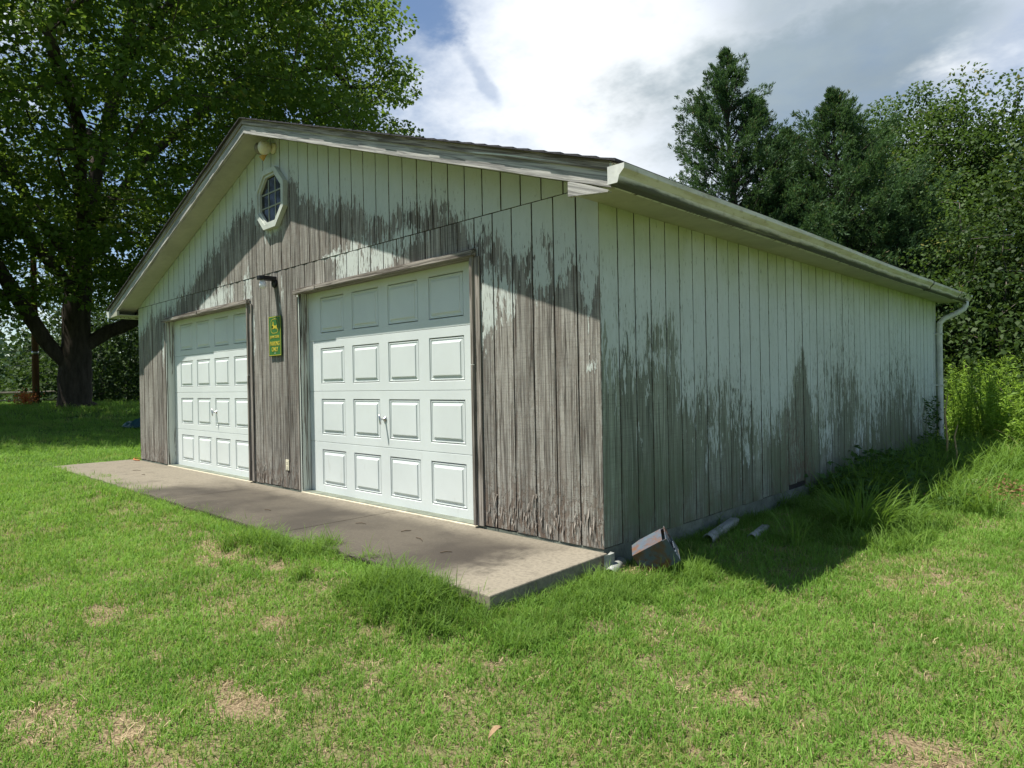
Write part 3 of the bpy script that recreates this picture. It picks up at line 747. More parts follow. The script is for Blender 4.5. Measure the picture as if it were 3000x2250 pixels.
link('lettering', text_mesh('JOHN DEERE', .040, cx, yb0, 1.684, .95, .0008), M['signtxt'], sg)
link('lettering', text_mesh('PARKING', .066, cx, yb0, 1.600, .82, .0015), M['signtxt'], sg)
link('lettering', text_mesh('ONLY', .066, cx, yb0, 1.535, .85, .0015), M['signtxt'], sg)
for z in (sz0+.03, sz1-.03): MB().lathe([(.004, 0), (.003, .002)], (cx, -.022, z), (0, -1, 0), 10).build('screw', M['metal'], sg)

lx = -4.50
wl = empty('wall_lamp', (lx, 0, 2.28), 'small black downward wall lamp with white globe above the green sign', 'lamp')
MB().lathe([(.052, 0), (.05, .018), (.045, .022)], (lx, -.001, 2.30), (0, -1, 0), 20).build('wall_plate', M['black'], wl, True)
MB().prism([(lx-.05, -.005), (lx+.05, -.005), (lx+.055, -.16), (lx+.035, -.20), (lx-.035, -.20), (lx-.055, -.16)], 2, 2.325, 2.37).build('lamp_hood', M['black'], wl, bevel=.006)
MB().lathe([(.016, .075), (.018, .055), (.026, .045), (.036, .03), (.041, .0), (.036, -.022), (.022, -.038), (.006, -.043)], (lx, -.145, 2.268), (0, 0, 1), 20).build('globe', M['glass_bulb'], wl, True)

fl = empty('flood_light', (-4.52, 0, 3.79), 'old cream twin head security light under the gable peak', 'lamp')
fx, fz = -4.45, 3.80
MB().lathe([(.06, 0), (.06, .02), (.05, .035), (.03, .045)], (fx, -.005, fz), (0, -1, 0), 18).build('mount', M['ivory'], fl, True)
MB().lathe([(.012, .0), (.055, .025), (.072, .065), (.075, .10), (.06, .125), (.03, .14)], (fx, -.04, fz+.0), (-.25, -1, -.15), 18).build('sensor_head', M['ivory'], fl, True)
MB().lathe([(.02, .0), (.022, .05), (.055, .09), (.066, .13), (.060, .132), (.045, .10)], (fx-.05, -.06, fz+.01), (-1, -.35, .10), 18).build('lamp_head', simple('brown_lamp_head', (.20, .18, .13), .6), fl, True)
MB().lathe([(.014, .0), (.016, .04), (.030, .075), (.034, .10), (.028, .10)], (fx-.03, -.07, fz-.05), (-.6, -.5, -.7), 14).build('sensor_eye', simple('amber_sensor', (.55, .33, .08), .4), fl, True)

ol = empty('electrical_outlet', (-4.285, 0, .27), 'ivory outlet cover low on the wall between the garage doors', 'outlet')
MB().box(-4.322, -4.250, -.008, -.0015, .212, .330).build('cover_plate', M['ivory'], ol, bevel=.003)
for z in (.247, .296):
    so_ = MB().box(-4.303, -4.269, -.0105, -.0083, z-.017, z+.017).build('socket', M['ivory'], ol, bevel=.001)
    for xx in (-4.293, -4.281): MB().box(xx-.0015, xx+.0015, -.0112, -.0106, z-.004, z+.009).build('slot', M['slot'], so_)

# ------------------------------------------------------------------ vegetation helpers
def unit(v): return v/np.maximum(np.linalg.norm(v, axis=-1, keepdims=True), 1e-9)
def leaf_quads(C, axis, nrm, L, Wd, fold=.15):
    """one rhombic leaf per row: base, two shoulders, tip"""
    axis = unit(axis); side = unit(np.cross(nrm, axis)); nn = np.cross(axis, side)
    L = np.asarray(L)[:, None]; Wd = np.asarray(Wd)[:, None]
    b = C; s1 = C+axis*L*.45+side*Wd*.5+nn*L*fold; s2 = C+axis*L*.45-side*Wd*.5+nn*L*fold; t = C+axis*L
    V = np.stack([b, s1, t, s2], 1).reshape(-1, 3); n = len(C)
    return V, np.arange(4*n).reshape(n, 4)
def leaf_obj(name, C, axis, nrm, L, Wd, material, parent=None, tint=None, fold=.15):
    V, F = leaf_quads(C, axis, nrm, L, Wd, fold); t = rng.random(len(C)) if tint is None else tint
    me = npmesh(name, V, F, {'tint': np.repeat(t, 4)}); return link(name, me, material, parent)
def grow(nodes, par, targets, step=.7, lift=.12):
    """join every target to the nearest point of the skeleton so far; returns nodes, parents, tip ids"""
    P = np.zeros((len(targets)*9+len(nodes)+10, 3)); P[:len(nodes)] = nodes; n = len(nodes); par = list(par); tips = []
    d0 = np.array([np.min(np.linalg.norm(P[:n]-t, axis=1)) for t in targets])
    for k in np.argsort(d0):
        t = targets[k]; df = t-P[:n]; ds = np.linalg.norm(df, axis=1)
        i = int(np.argmin(ds + .6*np.maximum(0, -df[:, 2]))); L = ds[i]; m_ = int(np.clip(L/step, 1, 7)); prev = i; a = P[i].copy()
        for j in range(1, m_+1):
            f = j/m_; q = a+(t-a)*f + np.array([0, 0, 1])*lift*L*f*(1-f)*2
            if j < m_: q = q+rng.normal(0, .07*step, 3)
            P[n] = q; par.append(prev); prev = n; n += 1
        tips.append(prev)
    return P[:n], par, tips
def skeleton_mesh(name, P, par, rtip=.012, expo=2.3, rmax=None, flare=0.):
    n = len(P); ch = [[] for _ in range(n)]
    for i, p in enumerate(par):
        if p >= 0: ch[p].append(i)
    r = np.zeros(n)
    for i in range(n-1, -1, -1):
        r[i] = (sum(r[c]**expo for c in ch[i]))**(1/expo) if ch[i] else rtip
    if rmax: r *= np.where(r > rtip*3, rmax/r[0], 1)*1.0
    r = np.maximum(r, rtip*.7)
    mb = MB(); done = set()
    def chain(start, first):
        pts, rad = [P[start]], [min(r[start], r[first]*1.25)]; i = first
        while True:
            pts.append(P[i]); rad.append(r[i])
            if not ch[i]: break
            c = sorted(ch[i], key=lambda q: -r[q])
            for o_ in c[1:]: stack.append((i, o_))
            i = c[0]
        k = 10 if rad[0] > .15 else 6 if rad[0] > .04 else 4
        if flare and start == 0: rad[0] *= 1+flare
        mb.tube(pts, rad, k, False)
    stack = [(0, c) for c in ch[0]]
    while stack: chain(*stack.pop())
    return mb.mesh(name, fix=False)
SC = {}
def scatter_crown(tips_pos, per, spread, size, up=.75, flat=.7, center=None):
    n = len(tips_pos)*per; idx = np.repeat(np.arange(len(tips_pos)), per)
    off = rng.normal(0, 1, (n, 3)); off *= (spread*rng.uniform(.75, 1.3, len(tips_pos))[idx])[:, None]/np.maximum(1., np.linalg.norm(off, axis=1, keepdims=True)/1.7); off[:, 2] *= flat
    C = tips_pos[idx]+off
    ax = unit(off*.6/spread+rng.normal(0, .8, (n, 3))+np.array([0, 0, -.35])); nr = unit(rng.normal(0, .38, (n, 3))+off/spread*.35+np.array([0, 0, up]))
    L = size*rng.uniform(.65, 1.25, n); SC['t'] = np.clip(.55*rng.random(len(tips_pos))[idx]+.45*rng.random(n)+.12*off[:, 2]/spread, 0, 1); return C, ax, nr, L
def poisson(n, mind, gen):
    out = np.zeros((0, 3)); tries = 0
    cand = gen(n*12)
    for c in cand:
        if len(out) >= n: break
        if len(out) == 0 or np.min(np.sum((out-c)**2, 1)) > mind*mind: out = np.vstack([out, c])
    return out
def local_tree(base, view=None):
    return np.array(base)

# ------------------------------------------------------------------ big maple by the lawn
def hdir(u, v=1125):
    dd = fw+rt*(u-1500)/FPX+up*(1125-v)/FPX; return dd/np.linalg.norm(dd[:2])
def at_dist(u, dist):
    k = hdir(u); x, y = CAM[0]+k[0]*dist, CAM[1]+k[1]*dist; return np.array([x, y, float(ground_h(x, y))])
B0 = at_dist(222, 27.); B0[2] -= .05
rv = np.array([.224, .975, 0]); tv = np.array([.975, -.224, 0]); zv = np.array([0, 0, 1.])
def loc(r, c, z): return B0+rv*r+tv*c+zv*z
nodes, par = [], []
def limb(start, pts, sub=3):
    prev = start
    for q in pts:
        q = loc(*q); a = nodes[prev] if prev >= 0 else None
        if a is None: nodes.append(q); par.append(-1); prev = 0; continue
        for j in range(1, sub+1):
            f = j/sub; nodes.append(a+(q-a)*f+rng.normal(0, .03, 3)*(j < sub)); par.append(prev); prev = len(nodes)-1
    return prev
limb(-1, [(0, 0, 0), (-.02, 0, .7), (0, 0, 1.5), (.03, 0, 2.2), (.05, 0, 3.2), (.2, 0, 5), (.7, 0, 8), (1.6, 0, 12), (2.1, .3, 15), (2.4, .2, 18)])
def near(r, c, z): return int(np.argmin(np.linalg.norm(np.array(nodes)-loc(r, c, z), axis=1)))
limb(near(0, 0, 1.3), [(-.55, .1, 1.9), (-1.25, .3, 3.1), (-2.2, .8, 5), (-4, 1.5, 7.2), (-6, 2, 9)])
limb(near(0, 0, 1.9), [(.65, 0, 2.4), (1.7, .2, 3.0), (3.4, .5, 4.0), (5.5, 1, 5.8), (8, 1.5, 8.0)])
limb(near(.2, 0, 4.6), [(-1.3, .5, 7.), (-3.2, 1, 9.5), (-5.5, 1.5, 12), (-7.5, 1.5, 14)])
limb(near(.1, 0, 3.8), [(.3, 2, 6), (.2, 4.6, 8.2), (-.4, 7.5, 9.2)])
limb(near(.5, 0, 6.5), [(2.5, .5, 9), (5, 1, 11.5), (8, 1, 13), (10, 1, 13.5)])
limb(near(.5, 0, 6.0), [(.8, -2.5, 9), (.6, -5, 11), (0, -7.5, 12)])
limb(near(.1, 0, 3.6), [(-1.2, 1.5, 5.5), (-3, 4.5, 6.6), (-4.8, 6.5, 7.4)])
limb(near(1.6, 0, 12), [(3.5, 2.5, 14.5), (5.5, 3.5, 16.5)])
def gen_maple(n):
    q = unit(rng.normal(0, 1, (n, 3))); rad = rng.uniform(.32, 1, n)**.55
    q = q*rad[:, None]; r, c, z = q[:, 0]*11.3+.2, q[:, 1]*10.5, 10.8+q[:, 2]*np.where(q[:, 2] < 0, 8.2, 9.0)
    keep = (z > 2.6) & ~((np.hypot(r, c) < 3.5) & (z < 6)) & (z > 2.6+.0*r)
    keep &= ~((r > 4.5) & (z < 3.6))
    return (B0+r[:, None]*rv+c[:, None]*tv+z[:, None]*zv)[keep]
tg = poisson(1100, 1.22, gen_maple)
extra = np.array([loc(r, c, z) for r, c, z in [(-1.5, 3, 3.2), (-2.3, 3.5, 3.6), (-.6, 4, 3.6), (.8, 4.5, 3.9), (-3.2, 4, 4.2), (1.8, 4, 3.4), (2.6, 3.5, 3.0), (-4.2, 3, 3.8), (0, 5.5, 4.6), (-1.6, 5.5, 4.9), (3.2, 2.5, 3.3), (-2.6, 2, 3.2), (1.2, 2.5, 4.5)]])
lowl = np.stack([rng.uniform(-11, -2.2, 75), rng.uniform(0, 8.5, 75), rng.uniform(3.0, 6.0, 75)], -1); lowl[:, 2] += np.maximum(0, -lowl[:, 0]-8)*.3
tg = np.vstack([tg, extra, np.array([loc(*q) for q in lowl])])
P, par2, tips = grow(nodes, par, tg, .8)
maple = empty('maple_tree', tuple(B0), 'huge spreading shade tree with thick forked trunk at the lawn edge', 'tree')
link('trunk', skeleton_mesh('trunk', P, par2, .014, 2.25, .50, .35), M['bark'], maple, True)
C, ax, nr, L = scatter_crown(P[tips], 225, .46, .155, .8, .5)
leaf_obj('crown', C, ax, nr, L, L*.85, M['maple'], maple, SC['t'])

# ------------------------------------------------------------------ broadleaf trees and bushes
zg0 = lambda x, y: float(ground_h(x, y))
def broad(name, base, H, rad, label, material, nt=150, per=70, size=.16, bottom=.25, lean=(0, 0), group=None, spread=.33, bark='bark_pale', rt_=.11, cat='tree', narrow=.7, sp=2.25):
    base = np.array(base); base[2] -= .04
    nd = [base+np.array([lean[0]*f, lean[1]*f, 0])*f*H+np.array([0, 0, f*H*.88])+(rng.normal(0, .06, 3) if 0 < k < 8 else 0) for k, f in enumerate(np.linspace(0, 1, 9))]
    pr = [-1]+list(range(8))
    def gen(n):
        t = rng.uniform(0, 1, n)**.9; z = H*(bottom+(1-bottom)*t)
        rr = rad*np.sin(np.pi*np.clip(t*.86+.14, 0, 1)**narrow)**.8; a = rng.uniform(0, 2*np.pi, n); q = np.sqrt(rng.uniform(.12, 1, n))*rr*(.75+.5*vnoise(a*1.3+base[0]*7, t*5+base[1]))
        f = z/H
        return np.stack([base[0]+lean[0]*f*f*H+q*np.cos(a), base[1]+lean[1]*f*f*H+q*np.sin(a), base[2]+z], -1)
    tgt = poisson(nt, spread*sp, gen)
    P, pp, tp = grow(nd, pr, tgt, .6, .05)
    e = empty(name, tuple(base), label, cat, group)
    link('trunk', skeleton_mesh('trunk', P, pp, .009, 2.3, rt_, .2), M[bark], e, True)
    C, ax, nr, L = scatter_crown(P[tp], per, spread, size, .7, .75)
    leaf_obj('crown', C, ax, nr, L, L*.75, M[material], e, SC['t']); return e
G = 'broadleaf trees at the wood edge behind the garage'
broad('broadleaf_tree', at_dist(2690, 26), 11.0, 2.3, 'slim yellow green tree rising behind the cedars', 'poplar', 140, 230, .115, .30)
broad('broadleaf_tree', at_dist(2835, 25), 10.2, 2.1, 'tall yellow green tree with bare lower limbs against the white cloud', 'poplar', 115, 230, .115, .45)
broad('broadleaf_tree', at_dist(3010, 24), 9.6, 2.5, 'broad leafy tree at the end of the wood edge', 'poplar', 145, 230, .115, .28)
broad('broadleaf_tree', at_dist(2820, 19), 6.0, 1.6, 'short bright green tree standing in front of the taller wood edge trees', 'poplar', 110, 190, .085, .18)
broad('broadleaf_tree', at_dist(2590, 29), 11.2, 2.2, 'thin crowned tree half hidden behind the second cedar', 'poplar', 115, 230, .115, .35)
broad('broadleaf_tree', at_dist(2950, 18.5), 5.2, 1.9, 'dark low tree shading the ground past the downspout', 'oak', 110, 150, .10, .12)
broad('broadleaf_tree', at_dist(2890, 30), 6.4, 2.4, 'dark tree filling the wood edge between the taller crowns', 'oak', 130, 110, .13, .12)
broad('broadleaf_tree', at_dist(3120, 20), 7.2, 2.6, 'dark full tree standing just beyond the wood edge opening', 'oak', 130, 110, .13, .10)
broad('broadleaf_tree', at_dist(2740, 31), 5.8, 2.4, 'dark tree deep in the wood behind the slim yellow green tree', 'oak', 120, 110, .13, .08)
broad('broadleaf_tree', at_dist(3350, 22), 8.0, 3.0, 'wide leafy tree standing apart to the side of the wood edge', 'poplar', 130, 100, .15, .2)
for (bx, by, h_, r_, lb) in ((-16, -22, 13, 5, 'wide leafy tree across the yard facing the garage doors'), (-8, -26, 15, 5.5, 'tallest leafy tree across the yard facing the garage'), (1, -24, 13, 5, 'round leafy tree across the yard beyond the lawn'), (10, -22, 12, 5, 'leafy tree across the yard standing farthest along the lawn'), (-29, -13, 14, 6, 'spreading leafy tree across the yard near the drive')):
    broad('broadleaf_tree', (bx, by, zg0(bx, by)), h_, r_, lb, 'oak', 150, 60, .42, .15, (0, 0), None, 1.1, 'bark', .3)
for k, (u, dd, h_, r_) in enumerate(((2840, 16.8, 2.4, 1.3), (2930, 16.0, 2.2, 1.4), (3010, 16.5, 2.8, 1.6), (2890, 20, 3.4, 1.7), (3100, 17, 2.6, 1.6), (2985, 21, 3.6, 2.0))):
    broad('bush', at_dist(u, dd), h_, r_, 'dark leafy bush under the trees behind the weeds', 'oak', 80, 80, .12, .05, (0, 0), 'bushes under the wood edge', .42, 'bark', .05, 'bush', .45)

# ------------------------------------------------------------------ cedars
def cedar(base, H, rad, label, tops, nbr=120, low=.06):
    base = np.array(base); e = empty('cedar_tree', tuple(base), label, 'tree')
    tr = MB(); wob = lambda f: np.array([.14*math.sin(f*5), .12*math.cos(f*4)-.1, 0])
    tr.tube([base+wob(f)+zv*H*.97*f for f in np.linspace(0, 1, 10)], [.20*(1-f)+.012 for f in np.linspace(0, 1, 10)], 8)
    Cs, Ax, Nr, Ls, Ws, Ti = [], [], [], [], [], []
    axes = [(base, H, rad, low, True)]+[(base+np.array([dx_, dy_, z0]), hh, rr, 0., False) for dx_, dy_, z0, hh, rr in tops]
    for (b, h, r_, lo_, main) in axes:
        nb = int(nbr*(h/H)**.9)+8
        if not main: tr.tube([b-(b-base-zv*(b[2]-base[2]))*.85, b+zv*h*.3, b+zv*h*.95], [.06, .035, .008], 5, False)
        for k in range(nb):
            f = lo_+(1-lo_)*((k+rng.random())/nb)**.92; a = k*2.399+rng.normal(0, .35)
            wild = rng.random() < .16
            Lb = r_*(1-f)**.8*min(1., (1-f)/.22+.18)*rng.uniform(.55, 1.05)*(1.3 if wild else 1)+.02+.2*(1-f)
            el = R(2+46*f**1.4+rng.normal(0, 9)+(14 if wild else 0)); ca, sa = math.cos(a), math.sin(a)
            o = b+(wob(f) if main else 0)+zv*h*f
            curve = lambda t: o+np.array([ca*math.cos(el), sa*math.cos(el), math.sin(el)])*Lb*t+zv*(.16*Lb*t*t)
            if Lb > .45: tr.tube([curve(0), curve(.5), curve(.9)], [.028, .016, .005], 4, False)
            ns = int(5+Lb*15)
            for s in range(ns):
                t = rng.uniform(.22, 1.0)**.8 if s > 1 else 1.0
                sd = unit(np.array([ca, sa, .25+.5*f])+rng.normal(0, .55, 3)*(1 if s > 1 else .3)+zv*.25)
                c = curve(t)+rng.normal(0, 1, 3)*np.array([1, 1, .45])*(.04+.11*Lb*(1.05-t)+.03*Lb)
                m_ = 28; q = rng.random(m_)**.8; ls = (.10+.36*(1-f))*(1.35 if s < 2 else 1)
                Cs.append(c+sd*(q*ls)[:, None]+rng.normal(0, .05, (m_, 3))*(1.12-q)[:, None]); Ax.append(unit(sd*1.2+rng.normal(0, .42, (m_, 3)))); Nr.append(rng.normal(0, 1, (m_, 3)))
                Ls.append(rng.uniform(.06, .13, m_)); Ws.append(rng.uniform(.016, .03, m_)); Ti.append(np.clip(rng.random(m_)*.55+.5*t-.15+.15*rng.random(), 0, 1))
    tr.build('trunk', M['bark'], e, True)
    leaf_obj('crown', np.vstack(Cs), np.vstack(Ax), np.vstack(Nr), np.concatenate(Ls), np.concatenate(Ws), M['cedar'], e, np.concatenate(Ti))
    return e
cedar(at_dist(2168, 20), 10.3, 3.9, 'tall dark cedar with a pointed leaning tip and side spires', [(1.15, .6, 4.9, 3.0, .9), (.5, .3, 6.6, 2.3, .4), (-1.3, -.6, 3.0, 2.2, 1.1)], 165)
cedar(at_dist(2480, 20.5), 8.9, 4.4, 'broad dark cedar with a tufted crooked top', [(-1.3, -.3, 4.2, 2.4, 1.2), (1.4, .6, 3.6, 2.6, 1.3)], 175)
cedar(at_dist(2335, 21.5), 7.3, 3.6, 'mid height dark cedar filling the gap between the two tall cedars', [], 100)
cedar(at_dist(2640, 19.5), 5.2, 2.0, 'small dark cedar in front of the slim tree trunks', [], 80)

# ------------------------------------------------------------------ left background
for k, (u, dd, h_, r_) in enumerate(((300, 34, 3.6, 2.2), (385, 36, 4.4, 2.5), (440, 33, 3.8, 2.2), (215, 40, 3.6, 2.2), (345, 42, 5.4, 2.6), (150, 44, 3.0, 1.9))):
    broad('bush', at_dist(u, dd), h_, r_, 'leafy bush behind the big shade tree', 'oak', 110, 70, .17, .05, (0, 0), 'bushes behind the big shade tree', .5, 'bark', .06, 'bush', .45)
for (u, dd, h_, r_, lb) in ((180, 52, 8.5, 4., 'round dark tree far behind the big trunk'), (275, 56, 10., 4.5, 'tall dark tree far behind the bushes'), (370, 50, 9., 4.2, 'dark spreading tree far behind the garage corner'), (460, 54, 10., 4.5, 'dark tree far behind the garage roof eave')):
    broad('broadleaf_tree', at_dist(u, dd), h_, r_, lb, 'oak', 150, 110, .26, .06, (0, 0), None, .75, 'bark', .2, 'tree', .5)
fc = []
for k in range(240):
    x, y = rng.uniform(-150, -95), rng.uniform(-75, 60); hh = rng.uniform(5, 8.5)*(1+.25*math.sin(y*.11))
    n = 110; off = rng.normal(0, 1, (n, 3))*np.array([1.9, 1.9, hh*.30]); fc.append(np.array([x, y, float(ground_h(x, y))+hh*.5])+off)
fc = np.vstack(fc); n = len(fc)
fo = leaf_obj('far_wood', fc, rng.normal(0, 1, (n, 3)), rng.normal(0, .5, (n, 3))+np.array([.4, -.2, .5]), rng.uniform(.7, 1.5, n), rng.uniform(.6, 1.2, n), M['bluewood'])
tag(fo, 'distant bluish wood beyond the rail fence', 'wood', kind='stuff')
pb = at_dist(105, 33)
pole = empty('utility_pole', tuple(pb), 'brown wooden pole beside the big shade tree trunk', 'pole')
MB().tube([pb+zv*z for z in (-.2, 2, 4, 6.5)], [.125, .12, .115, .105], 12).build('shaft', M['pole'], pole, True)
MB().lathe([(.128, 0), (.13, .06), (.128, .12)], tuple(pb+zv*2.05), (0, 0, 1), 12).build('metal_band', M['metal'], pole, True)
fd = np.array([-.30, -.954, 0.])
f0 = at_dist(185, 37)
fence = empty('rail_fence', tuple(f0), 'low grey two rail fence past the big shade tree', 'fence')
for k in range(6):
    q = f0+fd*(k*2.6); q[2] = float(ground_h(q[0], q[1])); MB().box(q[0]-.06, q[0]+.06, q[1]-.06, q[1]+.06, q[2]-.2, q[2]+.72).build('post', M['rail'], fence)
for z in (.22, .58):
    for k in range(5):
        a_, b_ = f0+fd*(k*2.6+.03), f0+fd*(k*2.6+2.57); a_[2] = float(ground_h(*a_[:2]))+z; b_[2] = float(ground_h(*b_[:2]))+z
        MB().tube([a_+np.array([.07, 0, 0]), (a_+b_)/2+np.array([.07, 0, -.015]), b_+np.array([.07, 0, 0])], .05, 6).build('rail', M['rail'], fence)
for z, lb in ((1.62, 'lower sagging wire strung from the brown pole'), (2.18, 'upper sagging wire strung from the brown pole')):
    pts = [pb+np.array([.0, -.12, z])+fd*(s*24)+zv*(-.28*4*s*(1-s)) for s in np.linspace(0, 1, 12)]
    wv_ = empty('wire', tuple(pts[0]), lb, 'wire'); MB().tube(pts, .011, 5).build('strand', M['metal'], wv_, True)
ob = at_dist(74, 30.5); n = 420
oc = ob+np.array([0, 0, .28])+rng.normal(0, 1, (n, 3))*np.array([.16, .16, .13])
oe = empty('flowering_plant', tuple(ob), 'small orange plant beside the brown pole', 'plant')
MB().tube([ob, ob+zv*.3], .02, 6).build('stem', M['twig'], oe)
bl_ = leaf_obj('blooms', oc, rng.normal(0, 1, (n, 3)), rng.normal(0, 1, (n, 3)), rng.uniform(.05, .10, n), rng.uniform(.04, .07, n), M['orange'], oe); bl_['kind'] = 'stuff'
# teal tarp heap and orange cord beside the left corner
tb = at_dist(404, 19.3)
te = []
mb = MB(); nx_, ny_ = 12, 10
for i in range(nx_+1):
    for j in range(ny_+1):
        u_, v_ = i/nx_-.5, j/ny_-.5; rr = max(abs(u_), abs(v_))*2
        mb.v.append((tb[0]+u_*.7, tb[1]+v_*.6, tb[2]+.02+.17*(1-rr**2.5)*(1+.35*math.sin(9*u_+4*v_))+random.uniform(-.012, .012)))
for i in range(nx_):
    for j in range(ny_): q = i*(ny_+1)+j; mb.f.append((q, q+1, q+ny_+2, q+ny_+1))
o = mb.build('tarp', M['tarp'], None, True); sm = o.modifiers.new('solid', 'SOLIDIFY'); sm.thickness = .01
tag(o, 'crumpled teal tarp lying on the shaded lawn by the garage corner', 'tarp')
o = MB().tube([(-9.02, -.06, .012), (-9.12, -.085, .014), (-9.25, -.08, .013), (-9.4, -.02, .012), (-9.46, .10, .0)], .009, 8).build('cord', M['cord'], None, True)
tag(o, 'short orange cord curled on the concrete at the garage corner', 'cord')

# ------------------------------------------------------------------ things along the side wall
mbx = empty('metal_box', (.27, .20, -.11), 'rusty square metal box tipped over against the garage corner', 'box')
BXM = Matrix.Translation((.27, .20, .005)) @ Matrix.Rotation(R(28), 4, 'Z') @ Matrix.Rotation(R(-30), 4, 'Y') @ Matrix.Rotation(R(14), 4, 'X')
def bxpart(nm, x0, x1, y0, y1, z0, z1):
    o_ = MB().box(x0, x1, y0, y1, z0, z1); o_.v = [tuple(BXM @ Vector(v)) for v in o_.v]; return o_.build(nm, M['rust'], mbx, bevel=.002)
hx_, hy_, hz_ = .125, .088, .088; th = .004
bxpart('wall', -hx_, hx_, -hy_, -hy_+th, -hz_, hz_); bxpart('wall', -hx_, hx_, hy_-th, hy_, -hz_, hz_)
bxpart('wall', -hx_, -hx_+th, -hy_+th+.0005, hy_-th-.0005, -hz_, hz_); bxpart('bottom', -hx_+th+.0005, hx_-.002, -hy_+th+.0005, hy_-th-.0005, -hz_, -hz_+th)
bxpart('lid', -hx_, hx_-.03, -hy_, hy_, hz_+.0005, hz_+.004)
rg = MB()
for k in range(9):   # torn rusty end
    y0_ = -hy_+k*.0225; l_ = random.uniform(.0, .05)
    rg.box(hx_-.006-.004, hx_-.004, y0_+.001, y0_+.0215, -hz_+.002, -hz_+.03+l_); rg.box(hx_-.0095, hx_-.0045, y0_+.001, y0_+.0215, hz_-.03-random.uniform(0, .05), hz_-.002)
rg.v = [tuple(BXM @ Vector(v)) for v in rg.v]; rg.build('torn_end', M['rust'], mbx)
def pipe(name, a, b, ro, ri, material, label, cat, cut=True):
    a, b = Vector(a), Vector(b); t = (b-a).normalized(); s = t.orthogonal().normalized(); q = t.cross(s); mb = MB(); k = 18
    for P_, e in ((a, 0), (b, .03 if cut else 0)):
        for r_ in (ro, ri):
            for j in range(k):
                an = 2*math.pi*j/k; jag = e*math.sin(3*an+1)*1.0; mb.v.append(tuple(P_+t*jag+(s*math.cos(an)+q*math.sin(an))*r_))
    for j in range(k):
        l = (j+1) % k; mb.f += [(j, l, 2*k+l, 2*k+j), (k+l, k+j, 3*k+j, 3*k+l), (l, j, k+j, k+l), (2*k+j, 2*k+l, 3*k+l, 3*k+j)]
    o_ = mb.build(name, material, None, True); return tag(o_, label, cat)
zg = lambda x, y: float(ground_h(x, y))
pipe('drain_pipe', (.16, 1.10, zg(.16, 1.1)+.025), (.10, 1.66, zg(.1, 1.66)+.055), .042, .037, M['pvc'], 'broken grey white drain pipe lying beside the garage wall', 'pipe')
pipe('drain_pipe', (.36, 1.42, zg(.36, 1.42)+.015), (.30, 1.80, zg(.3, 1.8)+.02), .035, .030, M['pvc'], 'half buried grey pipe in the shaded grass', 'pipe')
pipe('drain_pipe', (.115, -.10, zg(.115, -.1)+.022), (.02, .16, zg(.02, .1)+.03), .036, .030, M['pvc'], 'short open white pipe end poking out at the concrete corner', 'pipe', False)
o = MB().prism([(.055, -.075), (.075, -.04), (.07, .02), (.03, .03), (.064, -.05)], 2, -.12, .004).build('corner_flashing', M['pvc'], None); tag(o, 'bent white metal strip at the concrete corner', 'metal strip')

# twigs and dead leaf
for k, (x, y, a_, l_, z_) in enumerate(((-2.1, -.55, .4, .10, 0), (-1.55, -.50, 1.2, .08, 0), (-1.3, -.55, -.3, .13, 0), (-7.7, -.55, .5, .14, 0), (-7.1, -.62, .1, .10, 0), (-.82, -.72, .9, .08, 0), (-3.3, -.75, .2, .09, 0))):
    dx_, dy_ = math.cos(a_)*l_, math.sin(a_)*l_
    o = MB().tube([(x, y, .006), (x+dx_*.5-dy_*.1, y+dy_*.5+dx_*.1, .01), (x+dx_, y+dy_, .006)], [.003, .004, .002], 6).build('twig', M['twig'], None, True)
    tag(o, 'short dry twig lying on the concrete apron', 'twig', 'twigs on the concrete apron')
mb = MB(); bx_, by_ = .92, -1.95; bz_ = zg(bx_, by_)+.05
for i in range(7):
    f = i/6; wd = .015*math.sin(math.pi*min(1, f*.95+.05))**.8
    for s in (-1, 0, 1): mb.v.append((bx_+.01*f+s*wd*.9, by_+.06*f-s*wd*.3, bz_+.02*f+abs(s)*.010+.015*math.sin(f*3)))
for i in range(6):
    for s in range(2): q = i*3+s; mb.f.append((q, q+1, q+4, q+3))
o = mb.build('dead_leaf', M['brownleaf'], None, True); o.modifiers.new('solid', 'SOLIDIFY').thickness = .001
tag(o, 'curled brown dead leaf resting on the lawn grass', 'leaf')
# stones and dead leaves by the weeds
for k, (x, y, r_, lb) in enumerate(((1.10, 5.45, .10, 'larger pale stone among red dead leaves by the weeds'), (1.28, 5.30, .06, 'smaller pale stone among red dead leaves by the weeds'))):
    bm = bmesh.new(); bmesh.ops.create_icosphere(bm, subdivisions=3, radius=r_)
    for v in bm.verts: v.co *= .8+.45*float(vnoise(v.co.x*9+k*5+20, v.co.y*9+v.co.z*7+20)); v.co.z *= .75; v.co += Vector((x, y, zg(x, y)+r_*.45))
    me = bpy.data.meshes.new('stone'); bm.to_mesh(me); bm.free(); tag(link('stone', me, M['stone'], None, True), lb, 'stone')
n = 500; x = rng.normal(1.22, .22, n); y = rng.normal(5.15, .38, n)
o = leaf_obj('dead_leaves', np.stack([x, y, ground_h(x, y)+rng.uniform(.04, .12, n)], -1), rng.normal(0, 1, (n, 3))*np.array([1, 1, .3]), rng.normal(0, .4, (n, 3))+zv, rng.uniform(.03, .07, n), rng.uniform(.02, .04, n), M['redleaf'])
tag(o, 'scatter of red brown dead leaves around the stones', 'leaves', kind='stuff')
